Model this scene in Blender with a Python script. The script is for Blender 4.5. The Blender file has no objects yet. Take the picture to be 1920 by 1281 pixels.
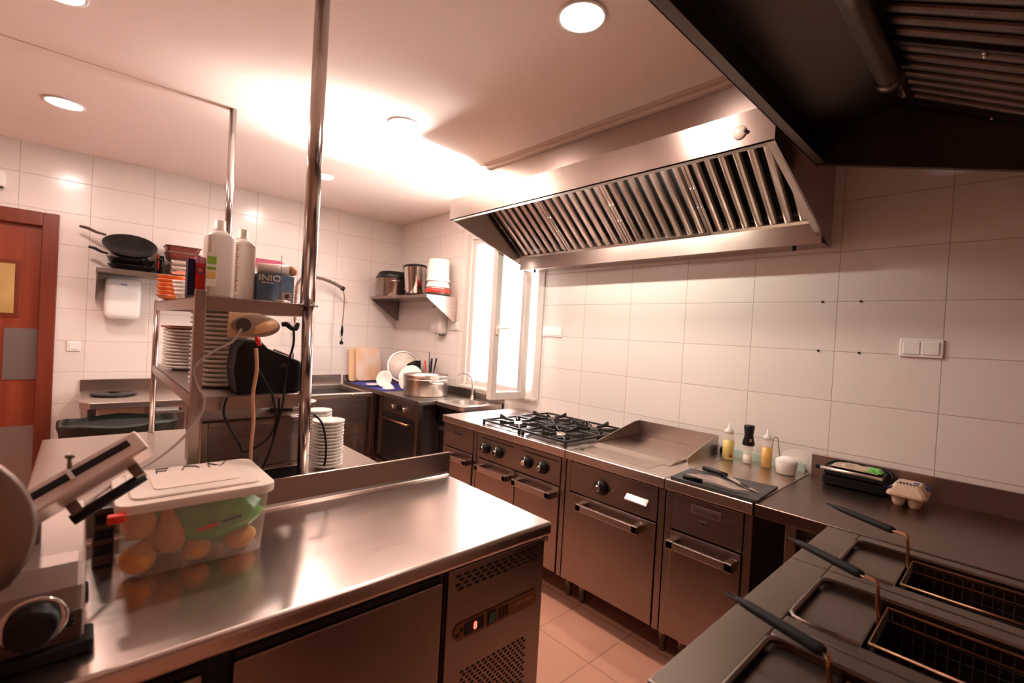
import bpy, bmesh, math, random
from mathutils import Vector, Matrix, Euler
random.seed(7)
SC = bpy.context.scene
COL = SC.collection
PI = math.pi
# ------------------------------------------------------------------ camera
YAW, PITCH, ROLL, FPX = 0.7444, -0.0130, 0.0565, 874.59
EYE = 1.5
def _axes():
    f = Vector((math.sin(YAW)*math.cos(PITCH), math.cos(YAW)*math.cos(PITCH), math.sin(PITCH)))
    rt = Vector((math.cos(YAW), -math.sin(YAW), 0)); up = rt.cross(f)
    r2 = rt*math.cos(ROLL)+up*math.sin(ROLL); u2 = up*math.cos(ROLL)-rt*math.sin(ROLL)
    return r2, u2, f
_r, _u, _f = _axes()
cd = bpy.data.cameras.new('camera'); cam = bpy.data.objects.new('camera', cd); COL.objects.link(cam)
cam.matrix_world = Matrix(((_r.x, _u.x, -_f.x, 0), (_r.y, _u.y, -_f.y, 0), (_r.z, _u.z, -_f.z, EYE), (0, 0, 0, 1)))
cd.sensor_width = 36; cd.lens = FPX/1920*36; cd.clip_start = 0.02; cd.clip_end = 200
cd.dof.use_dof = True; cd.dof.focus_distance = 2.6; cd.dof.aperture_fstop = 2.6
SC.camera = cam
# ------------------------------------------------------------------ world, colour, exposure
SC.view_settings.view_transform = 'Standard'; SC.view_settings.look = 'None'
SC.view_settings.exposure = 0.42; SC.view_settings.gamma = 1.0
SC.view_settings.use_curve_mapping = False
W = bpy.data.worlds.new('world'); SC.world = W; W.use_nodes = True
W.node_tree.nodes['Background'].inputs[0].default_value = (0.80, 0.88, 1.0, 1)
W.node_tree.nodes['Background'].inputs[1].default_value = 3.0
def area_light(name, loc, direction, sx, sy, power, color, shape='RECTANGLE', spread=PI):
    l = bpy.data.lights.new(name, 'AREA'); l.shape = shape; l.size = sx
    if shape == 'RECTANGLE': l.size_y = sy
    l.energy = power; l.color = color; l.spread = spread
    o = bpy.data.objects.new(name, l); COL.objects.link(o); o.location = loc
    o.rotation_euler = Vector(direction).to_track_quat('-Z', 'Y').to_euler()
    return o
# room box (metres)
XW, YB, ZC = 2.7725, 5.087, 2.749       # wall with the window, wall with the door, ceiling
XL, YN = -2.4, -0.42                    # walls beside and behind the camera
# daylight reflected up from the bright paving outside, through the window onto the ceiling
area_light('daylight_from_paving', (3.95, 3.35, 0.25), (-0.80, -0.03, 1.02), 0.8, 0.7, 190, (1.0, 0.95, 0.90), spread=math.radians(42))
area_light('daylight_window', (3.35, 3.25, 1.62), (-1, -0.32, 0.42), 1.0, 1.3, 82, (1.0, 0.88, 0.84))
# ------------------------------------------------------------------ materials
ANROT = 0.25
def nt(name):
    m = bpy.data.materials.new(name); m.use_nodes = True
    return m, m.node_tree, m.node_tree.nodes['Principled BSDF']
def mat(name, col, rough=0.5, metal=0.0, **kw):
    m, t, b = nt(name)
    b.inputs['Base Color'].default_value = (*col, 1); b.inputs['Roughness'].default_value = rough
    b.inputs['Metallic'].default_value = metal
    for k, v in kw.items():
        k = k.replace('_', ' ')
        b.inputs[k].default_value = v
    return m
def noise_mat(name, c1, c2, scale=(5, 5, 5), rough=0.5, metal=0.0, bump=0.0, r2=None, detail=4, nscale=1.0, aniso=0, **kw):
    m, t, b = nt(name)
    tc = t.nodes.new('ShaderNodeTexCoord'); mp = t.nodes.new('ShaderNodeMapping')
    mp.inputs['Scale'].default_value = scale
    no = t.nodes.new('ShaderNodeTexNoise'); no.inputs['Detail'].default_value = detail; no.inputs['Scale'].default_value = nscale
    t.links.new(tc.outputs['Object'], mp.inputs[0]); t.links.new(mp.outputs[0], no.inputs['Vector'])
    mx = t.nodes.new('ShaderNodeMix'); mx.data_type = 'RGBA'
    mx.inputs[6].default_value = (*c1, 1); mx.inputs[7].default_value = (*c2, 1)
    cr = t.nodes.new('ShaderNodeMapRange'); cr.inputs[1].default_value = 0.3; cr.inputs[2].default_value = 0.7
    t.links.new(no.outputs['Fac'], cr.inputs[0]); t.links.new(cr.outputs[0], mx.inputs[0]); t.links.new(mx.outputs[2], b.inputs['Base Color'])
    b.inputs['Metallic'].default_value = metal; b.inputs['Roughness'].default_value = rough
    if r2 is not None:
        mr = t.nodes.new('ShaderNodeMapRange'); mr.inputs[1].default_value = .3; mr.inputs[2].default_value = .7
        mr.inputs[3].default_value = rough; mr.inputs[4].default_value = r2
        t.links.new(no.outputs['Fac'], mr.inputs[0]); t.links.new(mr.outputs[0], b.inputs['Roughness'])
    if bump:
        bp = t.nodes.new('ShaderNodeBump'); bp.inputs['Strength'].default_value = bump; bp.inputs['Distance'].default_value = 0.001
        t.links.new(no.outputs['Fac'], bp.inputs['Height']); t.links.new(bp.outputs[0], b.inputs['Normal'])
    if aniso:
        b.inputs['Anisotropic'].default_value = aniso
        tg = t.nodes.new('ShaderNodeTangent'); tg.direction_type = 'RADIAL'; tg.axis = 'Z'
        t.links.new(tg.outputs[0], b.inputs['Tangent']); b.inputs['Anisotropic Rotation'].default_value = ANROT
    for k, v in kw.items(): b.inputs[k.replace('_', ' ')].default_value = v
    return m
def tile_mat(name, ax_u, off_u, per_u, ax_v, off_v, per_v, col, grout, w=0.0011, rough=0.20, vary=0.02, bumpd=0.001, mott=None):
    m, t, b = nt(name); N = t.nodes.new; L = t.links.new
    geo = N('ShaderNodeNewGeometry'); sp = N('ShaderNodeSeparateXYZ'); L(geo.outputs['Position'], sp.inputs[0])
    def M(op, a, bb=None, c=None):
        n = N('ShaderNodeMath'); n.operation = op
        for i, v in enumerate((a, bb, c)):
            if v is None: continue
            if isinstance(v, (int, float)): n.inputs[i].default_value = v
            else: L(v, n.inputs[i])
        return n.outputs[0]
    masks = []; cells = []
    for ax, off, per in ((ax_u, off_u, per_u), (ax_v, off_v, per_v)):
        q = M('DIVIDE', M('SUBTRACT', sp.outputs[ax], off), per)
        fr = M('ABSOLUTE', M('SUBTRACT', M('FRACT', M('ADD', q, 0.5)), 0.5))     # 0 at a joint
        mr = N('ShaderNodeMapRange'); mr.inputs[1].default_value = w/per; mr.inputs[2].default_value = 2.2*w/per
        mr.inputs[3].default_value = 1; mr.inputs[4].default_value = 0; L(fr, mr.inputs[0]); masks.append(mr.outputs[0])
        cells.append(M('FLOOR', q))
    mask = M('MAXIMUM', masks[0], masks[1])
    cb = N('ShaderNodeCombineXYZ'); L(cells[0], cb.inputs[0]); L(cells[1], cb.inputs[1])
    wn = N('ShaderNodeTexWhiteNoise'); wn.noise_dimensions = '3D'; L(cb.outputs[0], wn.inputs['Vector'])
    hs = N('ShaderNodeHueSaturation'); hs.inputs['Color'].default_value = (*col, 1)
    L(M('MULTIPLY_ADD', wn.outputs['Value'], vary*2, 1-vary), hs.inputs['Value'])
    base = hs.outputs[0]
    if mott:
        no = N('ShaderNodeTexNoise'); no.inputs['Scale'].default_value = 3.0; no.inputs['Detail'].default_value = 6; L(geo.outputs['Position'], no.inputs['Vector'])
        mm = N('ShaderNodeMix'); mm.data_type = 'RGBA'; L(no.outputs['Fac'], mm.inputs[0]); L(base, mm.inputs[6]); mm.inputs[7].default_value = (*mott, 1); base = mm.outputs[2]
    mx = N('ShaderNodeMix'); mx.data_type = 'RGBA'; L(mask, mx.inputs[0]); L(base, mx.inputs[6]); mx.inputs[7].default_value = (*grout, 1)
    L(mx.outputs[2], b.inputs['Base Color'])
    L(M('MULTIPLY_ADD', mask, 0.5, rough), b.inputs['Roughness'])
    bp = N('ShaderNodeBump'); bp.inputs['Strength'].default_value = 0.6; bp.inputs['Distance'].default_value = bumpd; bp.invert = True
    L(mask, bp.inputs['Height']); L(bp.outputs[0], b.inputs['Normal'])
    return m
def emit(name, col, s):
    m, t, b = nt(name); b.inputs['Base Color'].default_value = (*col, 1)
    b.inputs['Emission Color'].default_value = (*col, 1); b.inputs['Emission Strength'].default_value = s
    return m
WCOL = (0.77, 0.69, 0.64); GROUT = (0.47, 0.37, 0.31)
M = {}
M['tile_r'] = tile_mat('wall_tile_y', 1, 2.2225, 0.3995, 2, 1.7616, 0.25, WCOL, GROUT)
M['tile_b'] = tile_mat('wall_tile_x', 0, -0.3817, 0.3995, 2, 1.7616, 0.25, WCOL, GROUT)
M['floor'] = tile_mat('floor_tile', 0, 1.45, 0.33, 1, 0.95, 0.33, (0.60, 0.29, 0.19), (0.38, 0.18, 0.12), w=0.002, rough=0.35, vary=0.04, mott=(0.64, 0.34, 0.23))
M['ceiling'] = mat('ceiling_paint', (0.90, 0.77, 0.69), 0.75)
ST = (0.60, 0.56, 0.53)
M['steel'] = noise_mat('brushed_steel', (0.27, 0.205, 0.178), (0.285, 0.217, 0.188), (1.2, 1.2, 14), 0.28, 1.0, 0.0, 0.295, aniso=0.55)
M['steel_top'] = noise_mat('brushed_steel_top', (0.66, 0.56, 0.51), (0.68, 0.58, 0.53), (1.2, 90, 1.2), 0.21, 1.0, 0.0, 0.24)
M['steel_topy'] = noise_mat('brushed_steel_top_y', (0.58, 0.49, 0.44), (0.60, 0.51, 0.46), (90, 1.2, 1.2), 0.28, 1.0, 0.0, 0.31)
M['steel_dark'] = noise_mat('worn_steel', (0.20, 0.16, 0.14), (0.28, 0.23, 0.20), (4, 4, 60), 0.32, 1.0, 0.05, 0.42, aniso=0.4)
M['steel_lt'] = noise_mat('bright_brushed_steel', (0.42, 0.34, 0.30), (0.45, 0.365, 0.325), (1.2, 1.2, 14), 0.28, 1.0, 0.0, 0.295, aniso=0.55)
M['steel_table'] = noise_mat('dark_steel_top', (0.17, 0.12, 0.10), (0.20, 0.145, 0.12), (90, 1.2, 1.2), 0.30, 1.0, 0.0, 0.34)  # darker copy of the worktop steel, for the table beside the fryers
M['steel_hood'] = noise_mat('dark_hood_steel', (0.085, 0.060, 0.048), (0.11, 0.08, 0.065), (1.2, 1.2, 14), 0.38, 1.0, 0.0, 0.42, aniso=0.3)  # darker steel colour for the hood over the fryers
M['chrome'] = mat('chrome', (0.75, 0.72, 0.70), 0.10, 1.0)
M['tube'] = mat('polished_tube', (0.62, 0.57, 0.54), 0.16, 1.0)
M['black'] = mat('black_plastic', (0.006, 0.0055, 0.0055), 0.42, Specular_IOR_Level=0.32)
M['blackm'] = mat('black_rubber', (0.010, 0.009, 0.009), 0.65, Specular_IOR_Level=0.3)
M['iron'] = noise_mat('cast_iron', (0.018, 0.016, 0.016), (0.04, 0.033, 0.03), (40, 40, 40), 0.5, 0.3, 0.3)
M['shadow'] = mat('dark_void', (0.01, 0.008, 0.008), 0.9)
M['white'] = mat('white_plastic', (0.85, 0.82, 0.78), 0.3)
M['cream'] = mat('cream_plastic', (0.80, 0.70, 0.58), 0.35)
M['porc'] = mat('white_porcelain', (0.86, 0.80, 0.73), 0.18)
M['pvc'] = mat('white_window_profile', (0.60, 0.53, 0.48), 0.35)
M['red'] = mat('red_plastic', (0.75, 0.03, 0.015), 0.3)
M['orange'] = mat('orange_ceramic', (0.80, 0.24, 0.07), 0.3)
M['blue'] = mat('blue_cloth', (0.03, 0.035, 0.25), 0.8)
M['green'] = noise_mat('green_plastic_film', (0.07, 0.34, 0.04), (0.20, 0.55, 0.10), (22, 22, 22), 0.3, 0, 1.0)
M['wood'] = noise_mat('reddish_wood', (0.20, 0.034, 0.014), (0.28, 0.056, 0.022), (30, 30, 1.2), 0.32, 0, 0.05)
M['woodd'] = noise_mat('dark_reddish_wood', (0.14, 0.026, 0.012), (0.19, 0.038, 0.016), (30, 30, 1.2), 0.3, 0, 0.05)
M['board'] = noise_mat('stained_cutting_board', (0.86, 0.74, 0.66), (0.84, 0.48, 0.24), (7, 4, 7), 0.5)
M['pine'] = mat('pale_wood', (0.78, 0.52, 0.30), 0.6)
M['alu'] = noise_mat('aluminium', (0.55, 0.48, 0.42), (0.66, 0.58, 0.52), (4, 4, 90), 0.3, 1.0, 0.05)
M['film'] = mat('frosted_plastic', (0.90, 0.84, 0.78), 0.32, 0, Transmission_Weight=0.72, IOR=1.15, Alpha=0.75)
M['lid'] = mat('milky_lid', (0.86, 0.74, 0.64), 0.35, 0, Subsurface_Weight=0.0)
M['glass'] = mat('clear_glass', (0.98, 0.99, 1.0), 0.02, 0, Transmission_Weight=1.0, IOR=1.1)
M['bulb'] = emit('lamp_diffuser', (1.0, 0.90, 0.80), 14)
M['tubelamp'] = emit('fluorescent_tube', (1.0, 0.98, 0.86), 9)
# ------------------------------------------------------------------ mesh builder
class MB:
    def __init__(s): s.v = []; s.f = []; s.sm = []
    def add(s, vs, fs, smooth=False):
        n = len(s.v); s.v += [tuple(v) for v in vs]; s.f += [tuple(i+n for i in f) for f in fs]; s.sm += [smooth]*len(fs); return s
    def box(s, x0, x1, y0, y1, z0, z1, R=None, c=None):
        vs = [Vector((x, y, z)) for x in (x0, x1) for y in (y0, y1) for z in (z0, z1)]
        if R is not None:
            c = Vector(c) if c is not None else Vector(((x0+x1)/2, (y0+y1)/2, (z0+z1)/2)); vs = [R @ (v-c)+c for v in vs]
        return s.add(vs, [(0, 1, 3, 2), (4, 6, 7, 5), (0, 4, 5, 1), (2, 3, 7, 6), (0, 2, 6, 4), (1, 5, 7, 3)])
    def cbox(s, c, size, R=None):
        x, y, z = c; a, b, d = (q/2 for q in size); return s.box(x-a, x+a, y-b, y+b, z-d, z+d, R, c)
    def prism(s, poly, axis, a0, a1):
        # poly: list of 2-d points in the two other axes (order x,y,z without axis)
        def P(p, a):
            l = list(p); l.insert('xyz'.index(axis), a); return Vector(l)
        n = len(poly); vs = [P(p, a0) for p in poly]+[P(p, a1) for p in poly]
        return s.add(vs, [tuple(range(n))[::-1], tuple(range(n, 2*n))]+[(i, (i+1) % n, n+(i+1) % n, n+i) for i in range(n)])
    def rings(s, rings, closed_ring=True, cap0=True, cap1=True, smooth=True):
        n = len(rings[0]); vs = [p for r in rings for p in r]; fs = []
        for k in range(len(rings)-1):
            for i in range(n if closed_ring else n-1):
                j = (i+1) % n; fs.append((k*n+i, k*n+j, (k+1)*n+j, (k+1)*n+i))
        s.add(vs, fs, smooth)
        m = len(s.v)-len(vs)
        if cap0: s.f.append(tuple(m+i for i in range(n))[::-1]); s.sm.append(False)
        if cap1: s.f.append(tuple(m+(len(rings)-1)*n+i for i in range(n))); s.sm.append(False)
        return s
    def lathe(s, prof, c=(0, 0, 0), n=24, R=None, cap0=True, cap1=True, sx=1, sy=1):
        c = Vector(c); rs = []
        for r, z in prof:
            ring = [Vector((r*sx*math.cos(2*PI*i/n), r*sy*math.sin(2*PI*i/n), z)) for i in range(n)]
            if R is not None: ring = [R @ v for v in ring]
            rs.append([v+c for v in ring])
        return s.rings(rs, True, cap0, cap1)
    def cyl(s, p0, p1, r0, r1=None, n=20):
        p0 = Vector(p0); p1 = Vector(p1); d = p1-p0; q = d.to_track_quat('Z', 'Y').to_matrix()
        return s.lathe([(r0, 0), (r0 if r1 is None else r1, d.length)], p0, n, q)
    def tube(s, pts, r, n=10, smooth_pts=0):
        P = [Vector(p) for p in pts]
        if smooth_pts:
            Q = []
            if isinstance(r, (list, tuple)): r = [r[min(int(i/smooth_pts), len(r)-1)]*(1-(i % smooth_pts)/smooth_pts)+r[min(int(i/smooth_pts)+1, len(r)-1)]*(i % smooth_pts)/smooth_pts for i in range((len(P)-1)*smooth_pts+1)]
            for i in range(len(P)-1):
                a = P[max(i-1, 0)]; b = P[i]; c = P[i+1]; d = P[min(i+2, len(P)-1)]
                for k in range(smooth_pts):
                    t = k/smooth_pts
                    Q.append(0.5*((2*b)+(c-a)*t+(2*a-5*b+4*c-d)*t*t+(3*b-a-3*c+d)*t**3))
            Q.append(P[-1]); P = Q
        up = Vector((0.13, 0.27, 0.95)); rs = []
        for i, p in enumerate(P):
            t = (P[min(i+1, len(P)-1)]-P[max(i-1, 0)]).normalized()
            a = t.cross(up)
            if a.length < 1e-3: a = t.cross(Vector((1, 0, 0)))
            a.normalize(); b = t.cross(a).normalized(); up = a.cross(t)
            rr = r[i] if isinstance(r, (list, tuple)) else r
            rs.append([p+a*rr*math.cos(2*PI*k/n)+b*rr*math.sin(2*PI*k/n) for k in range(n)])
        return s.rings(rs)
    def sphere(s, c, r, n=16, m=10, sc=(1, 1, 1), R=None, wob=0, seed=0):
        rnd = random.Random(seed); c = Vector(c); rs = []
        ph = [rnd.uniform(0, 6) for _ in range(4)]
        for k in range(m+1):
            th = PI*k/m; ring = []
            for i in range(n):
                a = 2*PI*i/n; q = r*(1+wob*math.sin(2*a+ph[0]+2*th)+wob*.6*math.sin(3*a+ph[1]-3*th))
                v = Vector((max(q*math.sin(th), 1e-4)*math.cos(a)*sc[0], max(q*math.sin(th), 1e-4)*math.sin(a)*sc[1], -q*math.cos(th)*sc[2]))
                ring.append((R @ v if R is not None else v)+c)
            rs.append(ring)
        return s.rings(rs)
    def rbox(s, x0, x1, y0, y1, z0, z1, r, n=4, taper=0.0, cap0=True, cap1=True):
        # box with rounded vertical corners; taper = how much smaller it is at the bottom
        rs = []
        for z, t in ((z0, taper), (z1, 0)):
            ring = []
            for cx, cy, a0 in ((x1-r, y1-r, 0), (x0+r, y1-r, PI/2), (x0+r, y0+r, PI), (x1-r, y0+r, 1.5*PI)):
                ox = -t if cx > (x0+x1)/2 else t; oy = -t if cy > (y0+y1)/2 else t
                for k in range(n+1):
                    a = a0+PI/2*k/n; ring.append(Vector((cx+ox+r*math.cos(a), cy+oy+r*math.sin(a), z)))
            rs.append(ring)
        return s.rings(rs, True, cap0, cap1)
def part(name, mb, m, parent=None, bevel=0, seg=2, subsurf=0, solid=0, label=None, keep=False):
    me = bpy.data.meshes.new(name); me.from_pydata(mb.v, [], mb.f); me.update()
    for p, sflag in zip(me.polygons, mb.sm): p.use_smooth = sflag
    b = bmesh.new(); b.from_mesh(me)
    if not keep: bmesh.ops.recalc_face_normals(b, faces=b.faces)
    b.to_mesh(me); b.free()
    o = bpy.data.objects.new(name, me); COL.objects.link(o)
    if isinstance(m, str): m = M[m]
    me.materials.append(m)
    if parent is not None:
        o.parent = parent
        org = origin(parent)
        if org.length > 0: me.transform(Matrix.Translation(-org))
    if solid:
        q = o.modifiers.new('solid', 'SOLIDIFY'); q.thickness = solid; q.offset = 0
    if bevel:
        q = o.modifiers.new('bevel', 'BEVEL'); q.width = bevel; q.segments = seg; q.limit_method = 'ANGLE'; q.angle_limit = math.radians(35); q.harden_normals = False
    if subsurf:
        q = o.modifiers.new('sub', 'SUBSURF'); q.levels = subsurf; q.render_levels = subsurf
    if label: o['label'] = label
    return o
def origin(o):
    v = Vector((0, 0, 0))
    while o is not None: v = v+o.location; o = o.parent
    return v
def thing(name, label, cat, loc=(0, 0, 0), group=None, rz=0):
    o = bpy.data.objects.new(name, None); COL.objects.link(o); o.empty_display_size = 0.05
    o.location = loc; o.rotation_euler = (0, 0, rz); o['label'] = label; o['category'] = cat
    if group: o['group'] = group
    return o
def tag(o, label, cat, group=None):
    o['label'] = label; o['category'] = cat
    if group: o['group'] = group
    return o
def solo(name, label, cat, mb, m, loc=(0, 0, 0), group=None, rot=None, **kw):
    o = part(name, mb, m, **kw); o.location = loc
    if rot: o.rotation_euler = rot
    return tag(o, label, cat, group)
def struct(name, mb, m, parent=None, **kw):
    o = part(name, mb, m, parent, **kw)
    if parent is None: o['kind'] = 'structure'
    return o
def dup(o, loc=None, rot=None, label=None, group=None):
    c = o.copy(); COL.objects.link(c)
    if loc is not None: c.location = loc
    if rot is not None: c.rotation_euler = rot
    if label: c['label'] = label
    if group: c['group'] = group
    for ch in list(o.children):
        d = ch.copy(); COL.objects.link(d); d.parent = c
        for g in list(ch.children):
            e = g.copy(); COL.objects.link(e); e.parent = d
    return c
def text_part(name, body, size, m, parent, loc, rot, depth=0.0006, sx=1.0, bold=0.0):
    cu = bpy.data.curves.new(name, 'FONT'); cu.body = body; cu.size = size; cu.extrude = depth; cu.align_x = 'CENTER'; cu.align_y = 'CENTER'; cu.offset = bold
    t = bpy.data.objects.new(name+'_tmp', cu); COL.objects.link(t)
    dg = bpy.context.evaluated_depsgraph_get(); me = bpy.data.meshes.new_from_object(t.evaluated_get(dg))
    bpy.data.objects.remove(t)
    me.materials.clear(); me.materials.append(M[m] if isinstance(m, str) else m)
    me.transform(Matrix.Diagonal((sx, 1, 1, 1)))
    o = bpy.data.objects.new(name, me); COL.objects.link(o); o.parent = parent
    o.location = Vector(loc)-origin(parent); o.rotation_euler = rot
    return o
RX = lambda a: Matrix.Rotation(a, 3, 'X')
RY = lambda a: Matrix.Rotation(a, 3, 'Y')
RZ = lambda a: Matrix.Rotation(a, 3, 'Z')
# ================================================================== the room
struct('floor', MB().box(XL-.1, XW+.1, YN-.1, YB+.1, -0.05, 0), 'floor')
struct('ceiling', MB().box(XL-.1, XW+.1, YN-.1, YB+.1, ZC, ZC+0.05), 'ceiling')
# wall with the window opening (y WY0..WY1, z WZ0..WZ1)
WY0, WY1, WZ0, WZ1 = 2.705, 3.66, 0.99, 2.42
w = MB()
w.box(XW, XW+.12, YN-.1, WY0, 0, ZC); w.box(XW, XW+.12, WY1, YB+.1, 0, ZC)
w.box(XW, XW+.12, WY0, WY1, 0, WZ0); w.box(XW, XW+.12, WY0, WY1, WZ1, ZC)
struct('wall_right', w, 'tile_r')
DX1, DZ1 = -0.205, 2.175
w = MB(); w.box(DX1, XW+.1, YB, YB+.12, 0, ZC); w.box(-1.25, DX1, YB, YB+.12, DZ1, ZC); w.box(XL-.1, -1.25, YB, YB+.12, 0, ZC)
struct('wall_back', w, 'tile_b')
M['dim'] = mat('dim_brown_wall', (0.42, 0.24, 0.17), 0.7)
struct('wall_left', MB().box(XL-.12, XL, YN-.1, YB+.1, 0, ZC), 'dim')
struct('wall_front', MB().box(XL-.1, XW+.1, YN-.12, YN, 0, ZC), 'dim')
# shallow joint strip in the ceiling that meets the far tube of the rack
struct('trim_1', MB().box(-1.9, 0.605, 3.225, 3.245, ZC-0.006, ZC), 'ceiling')
# door in the back wall
d = struct('door_1', MB().box(-1.21, DX1-.045, YB+.03, YB+.075, 0.0, DZ1-.045), 'wood')
g = MB(); g.box(DX1-.045, DX1+.048, YB-.018, YB+.12, 0, DZ1+.06); g.box(-1.30, DX1-.045, YB-.018, YB+.12, DZ1-.045, DZ1+.06); g.box(-1.30, -1.21, YB-.018, YB+.12, 0, DZ1-.045)
struct('door_frame', g, 'woodd', d, bevel=.006)
M['amber'] = noise_mat('amber_glass', (0.42, 0.26, 0.09), (0.55, 0.36, 0.14), (6, 6, 6), 0.25)
g = MB(); g.box(-.93, -.355, YB+.022, YB+.03, 1.425, 1.855)
struct('window_trim', g, 'woodd', d, bevel=.003)
struct('door_window', MB().box(-.90, -.385, YB+.016, YB+.024, 1.455, 1.825), 'amber', d)
M['plate'] = mat('door_plate', (0.34, 0.30, 0.29), 0.35, 0.8)
struct('push_plate', MB().box(-.43, DX1-.048, YB+.024, YB+.031, .955, 1.345), 'plate', d)
struct('kick_plate', MB().box(-1.20, DX1-.048, YB+.024, YB+.031, .02, .60), 'plate', d)
# window: fixed outer frame, fixed mullion, sash swung into the room
wn = struct('window_1', MB().box(XW+.012, XW+.075, WY0, WY0+.055, WZ0, WZ1).box(XW+.012, XW+.075, WY1-.06, WY1, WZ0, WZ1)
            .box(XW+.012, XW+.075, WY0+.055, WY1-.06, WZ0, WZ0+.06).box(XW+.012, XW+.075, WY0+.055, WY1-.06, WZ1-.06, WZ1), 'pvc', bevel=.004)
struct('window_casing', MB().box(XW-.012, XW+.012, WY0-.06, WY0+.01, WZ0-.05, WZ1+.05).box(XW-.012, XW+.012, WY1-.01, WY1+.06, WZ0-.05, WZ1+.05)
       .box(XW-.012, XW+.012, WY0+.01, WY1-.01, WZ0-.05, WZ0+.008).box(XW-.012, XW+.012, WY0+.01, WY1-.01, WZ1-.008, WZ1+.05), 'pvc', wn, bevel=.003)
struct('window_sill', MB().box(XW-.035, XW+.03, WY0-.05, WY1+.05, WZ0-.02, WZ0+.002), 'pvc', wn, bevel=.004)
# fixed left-hand pane's inner profile and mullion
struct('mullion', MB().box(XW+.015, XW+.07, 3.22, 3.27, WZ0+.06, WZ1-.06), 'pvc', wn, bevel=.004)
struct('window_pane', MB().box(XW+.045, XW+.050, 3.27, WY1-.06, WZ0+.06, WZ1-.06), 'glass', wn)
# swung sash (hinged at its near stile)
hx, hy = XW-.02, 2.81
ang = math.atan2(2.84-hy, 2.41-hx)   # direction of the swung sash seen from above
L_ = 0.36; R_ = RZ(ang)
def sashbox(a0, a1, t0, t1, z0, z1, mb):
    vs = [Vector((x, y, 0)) for x in (a0, a1) for y in (t0, t1)]
    return mb.add([R_ @ Vector((x, y, 0))+Vector((hx, hy, z)) for x in (a0, a1) for y in (t0, t1) for z in (z0, z1)],
                  [(0, 1, 3, 2), (4, 6, 7, 5), (0, 4, 5, 1), (2, 3, 7, 6), (0, 2, 6, 4), (1, 5, 7, 3)])
s_ = MB(); z0_, z1_ = WZ0-.012, WZ1-.05
sashbox(0, .055, -.03, .03, z0_, z1_, s_); sashbox(L_-.055, L_, -.03, .03, z0_, z1_, s_)
sashbox(.055, L_-.055, -.03, .03, z0_, z0_+.06, s_); sashbox(.055, L_-.055, -.03, .03, z1_-.06, z1_, s_)
struct('sash', s_, 'pvc', wn, bevel=.004)
s_ = MB(); sashbox(.055, L_-.055, -.003, .003, z0_+.06, z1_-.06, s_); struct('sash_pane', s_, 'glass', wn)
s_ = MB(); sashbox(L_-.045, L_-.015, .03, .045, 1.50, 1.57, s_); sashbox(L_-.13, L_-.02, .045, .06, 1.545, 1.56, s_); struct('sash_handle', s_, 'cream', wn, bevel=.003)
# bright pale courtyard wall and paving outside
M['outside'] = mat('sunlit_render', (0.95, 0.96, 1.0), 0.9)
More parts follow.
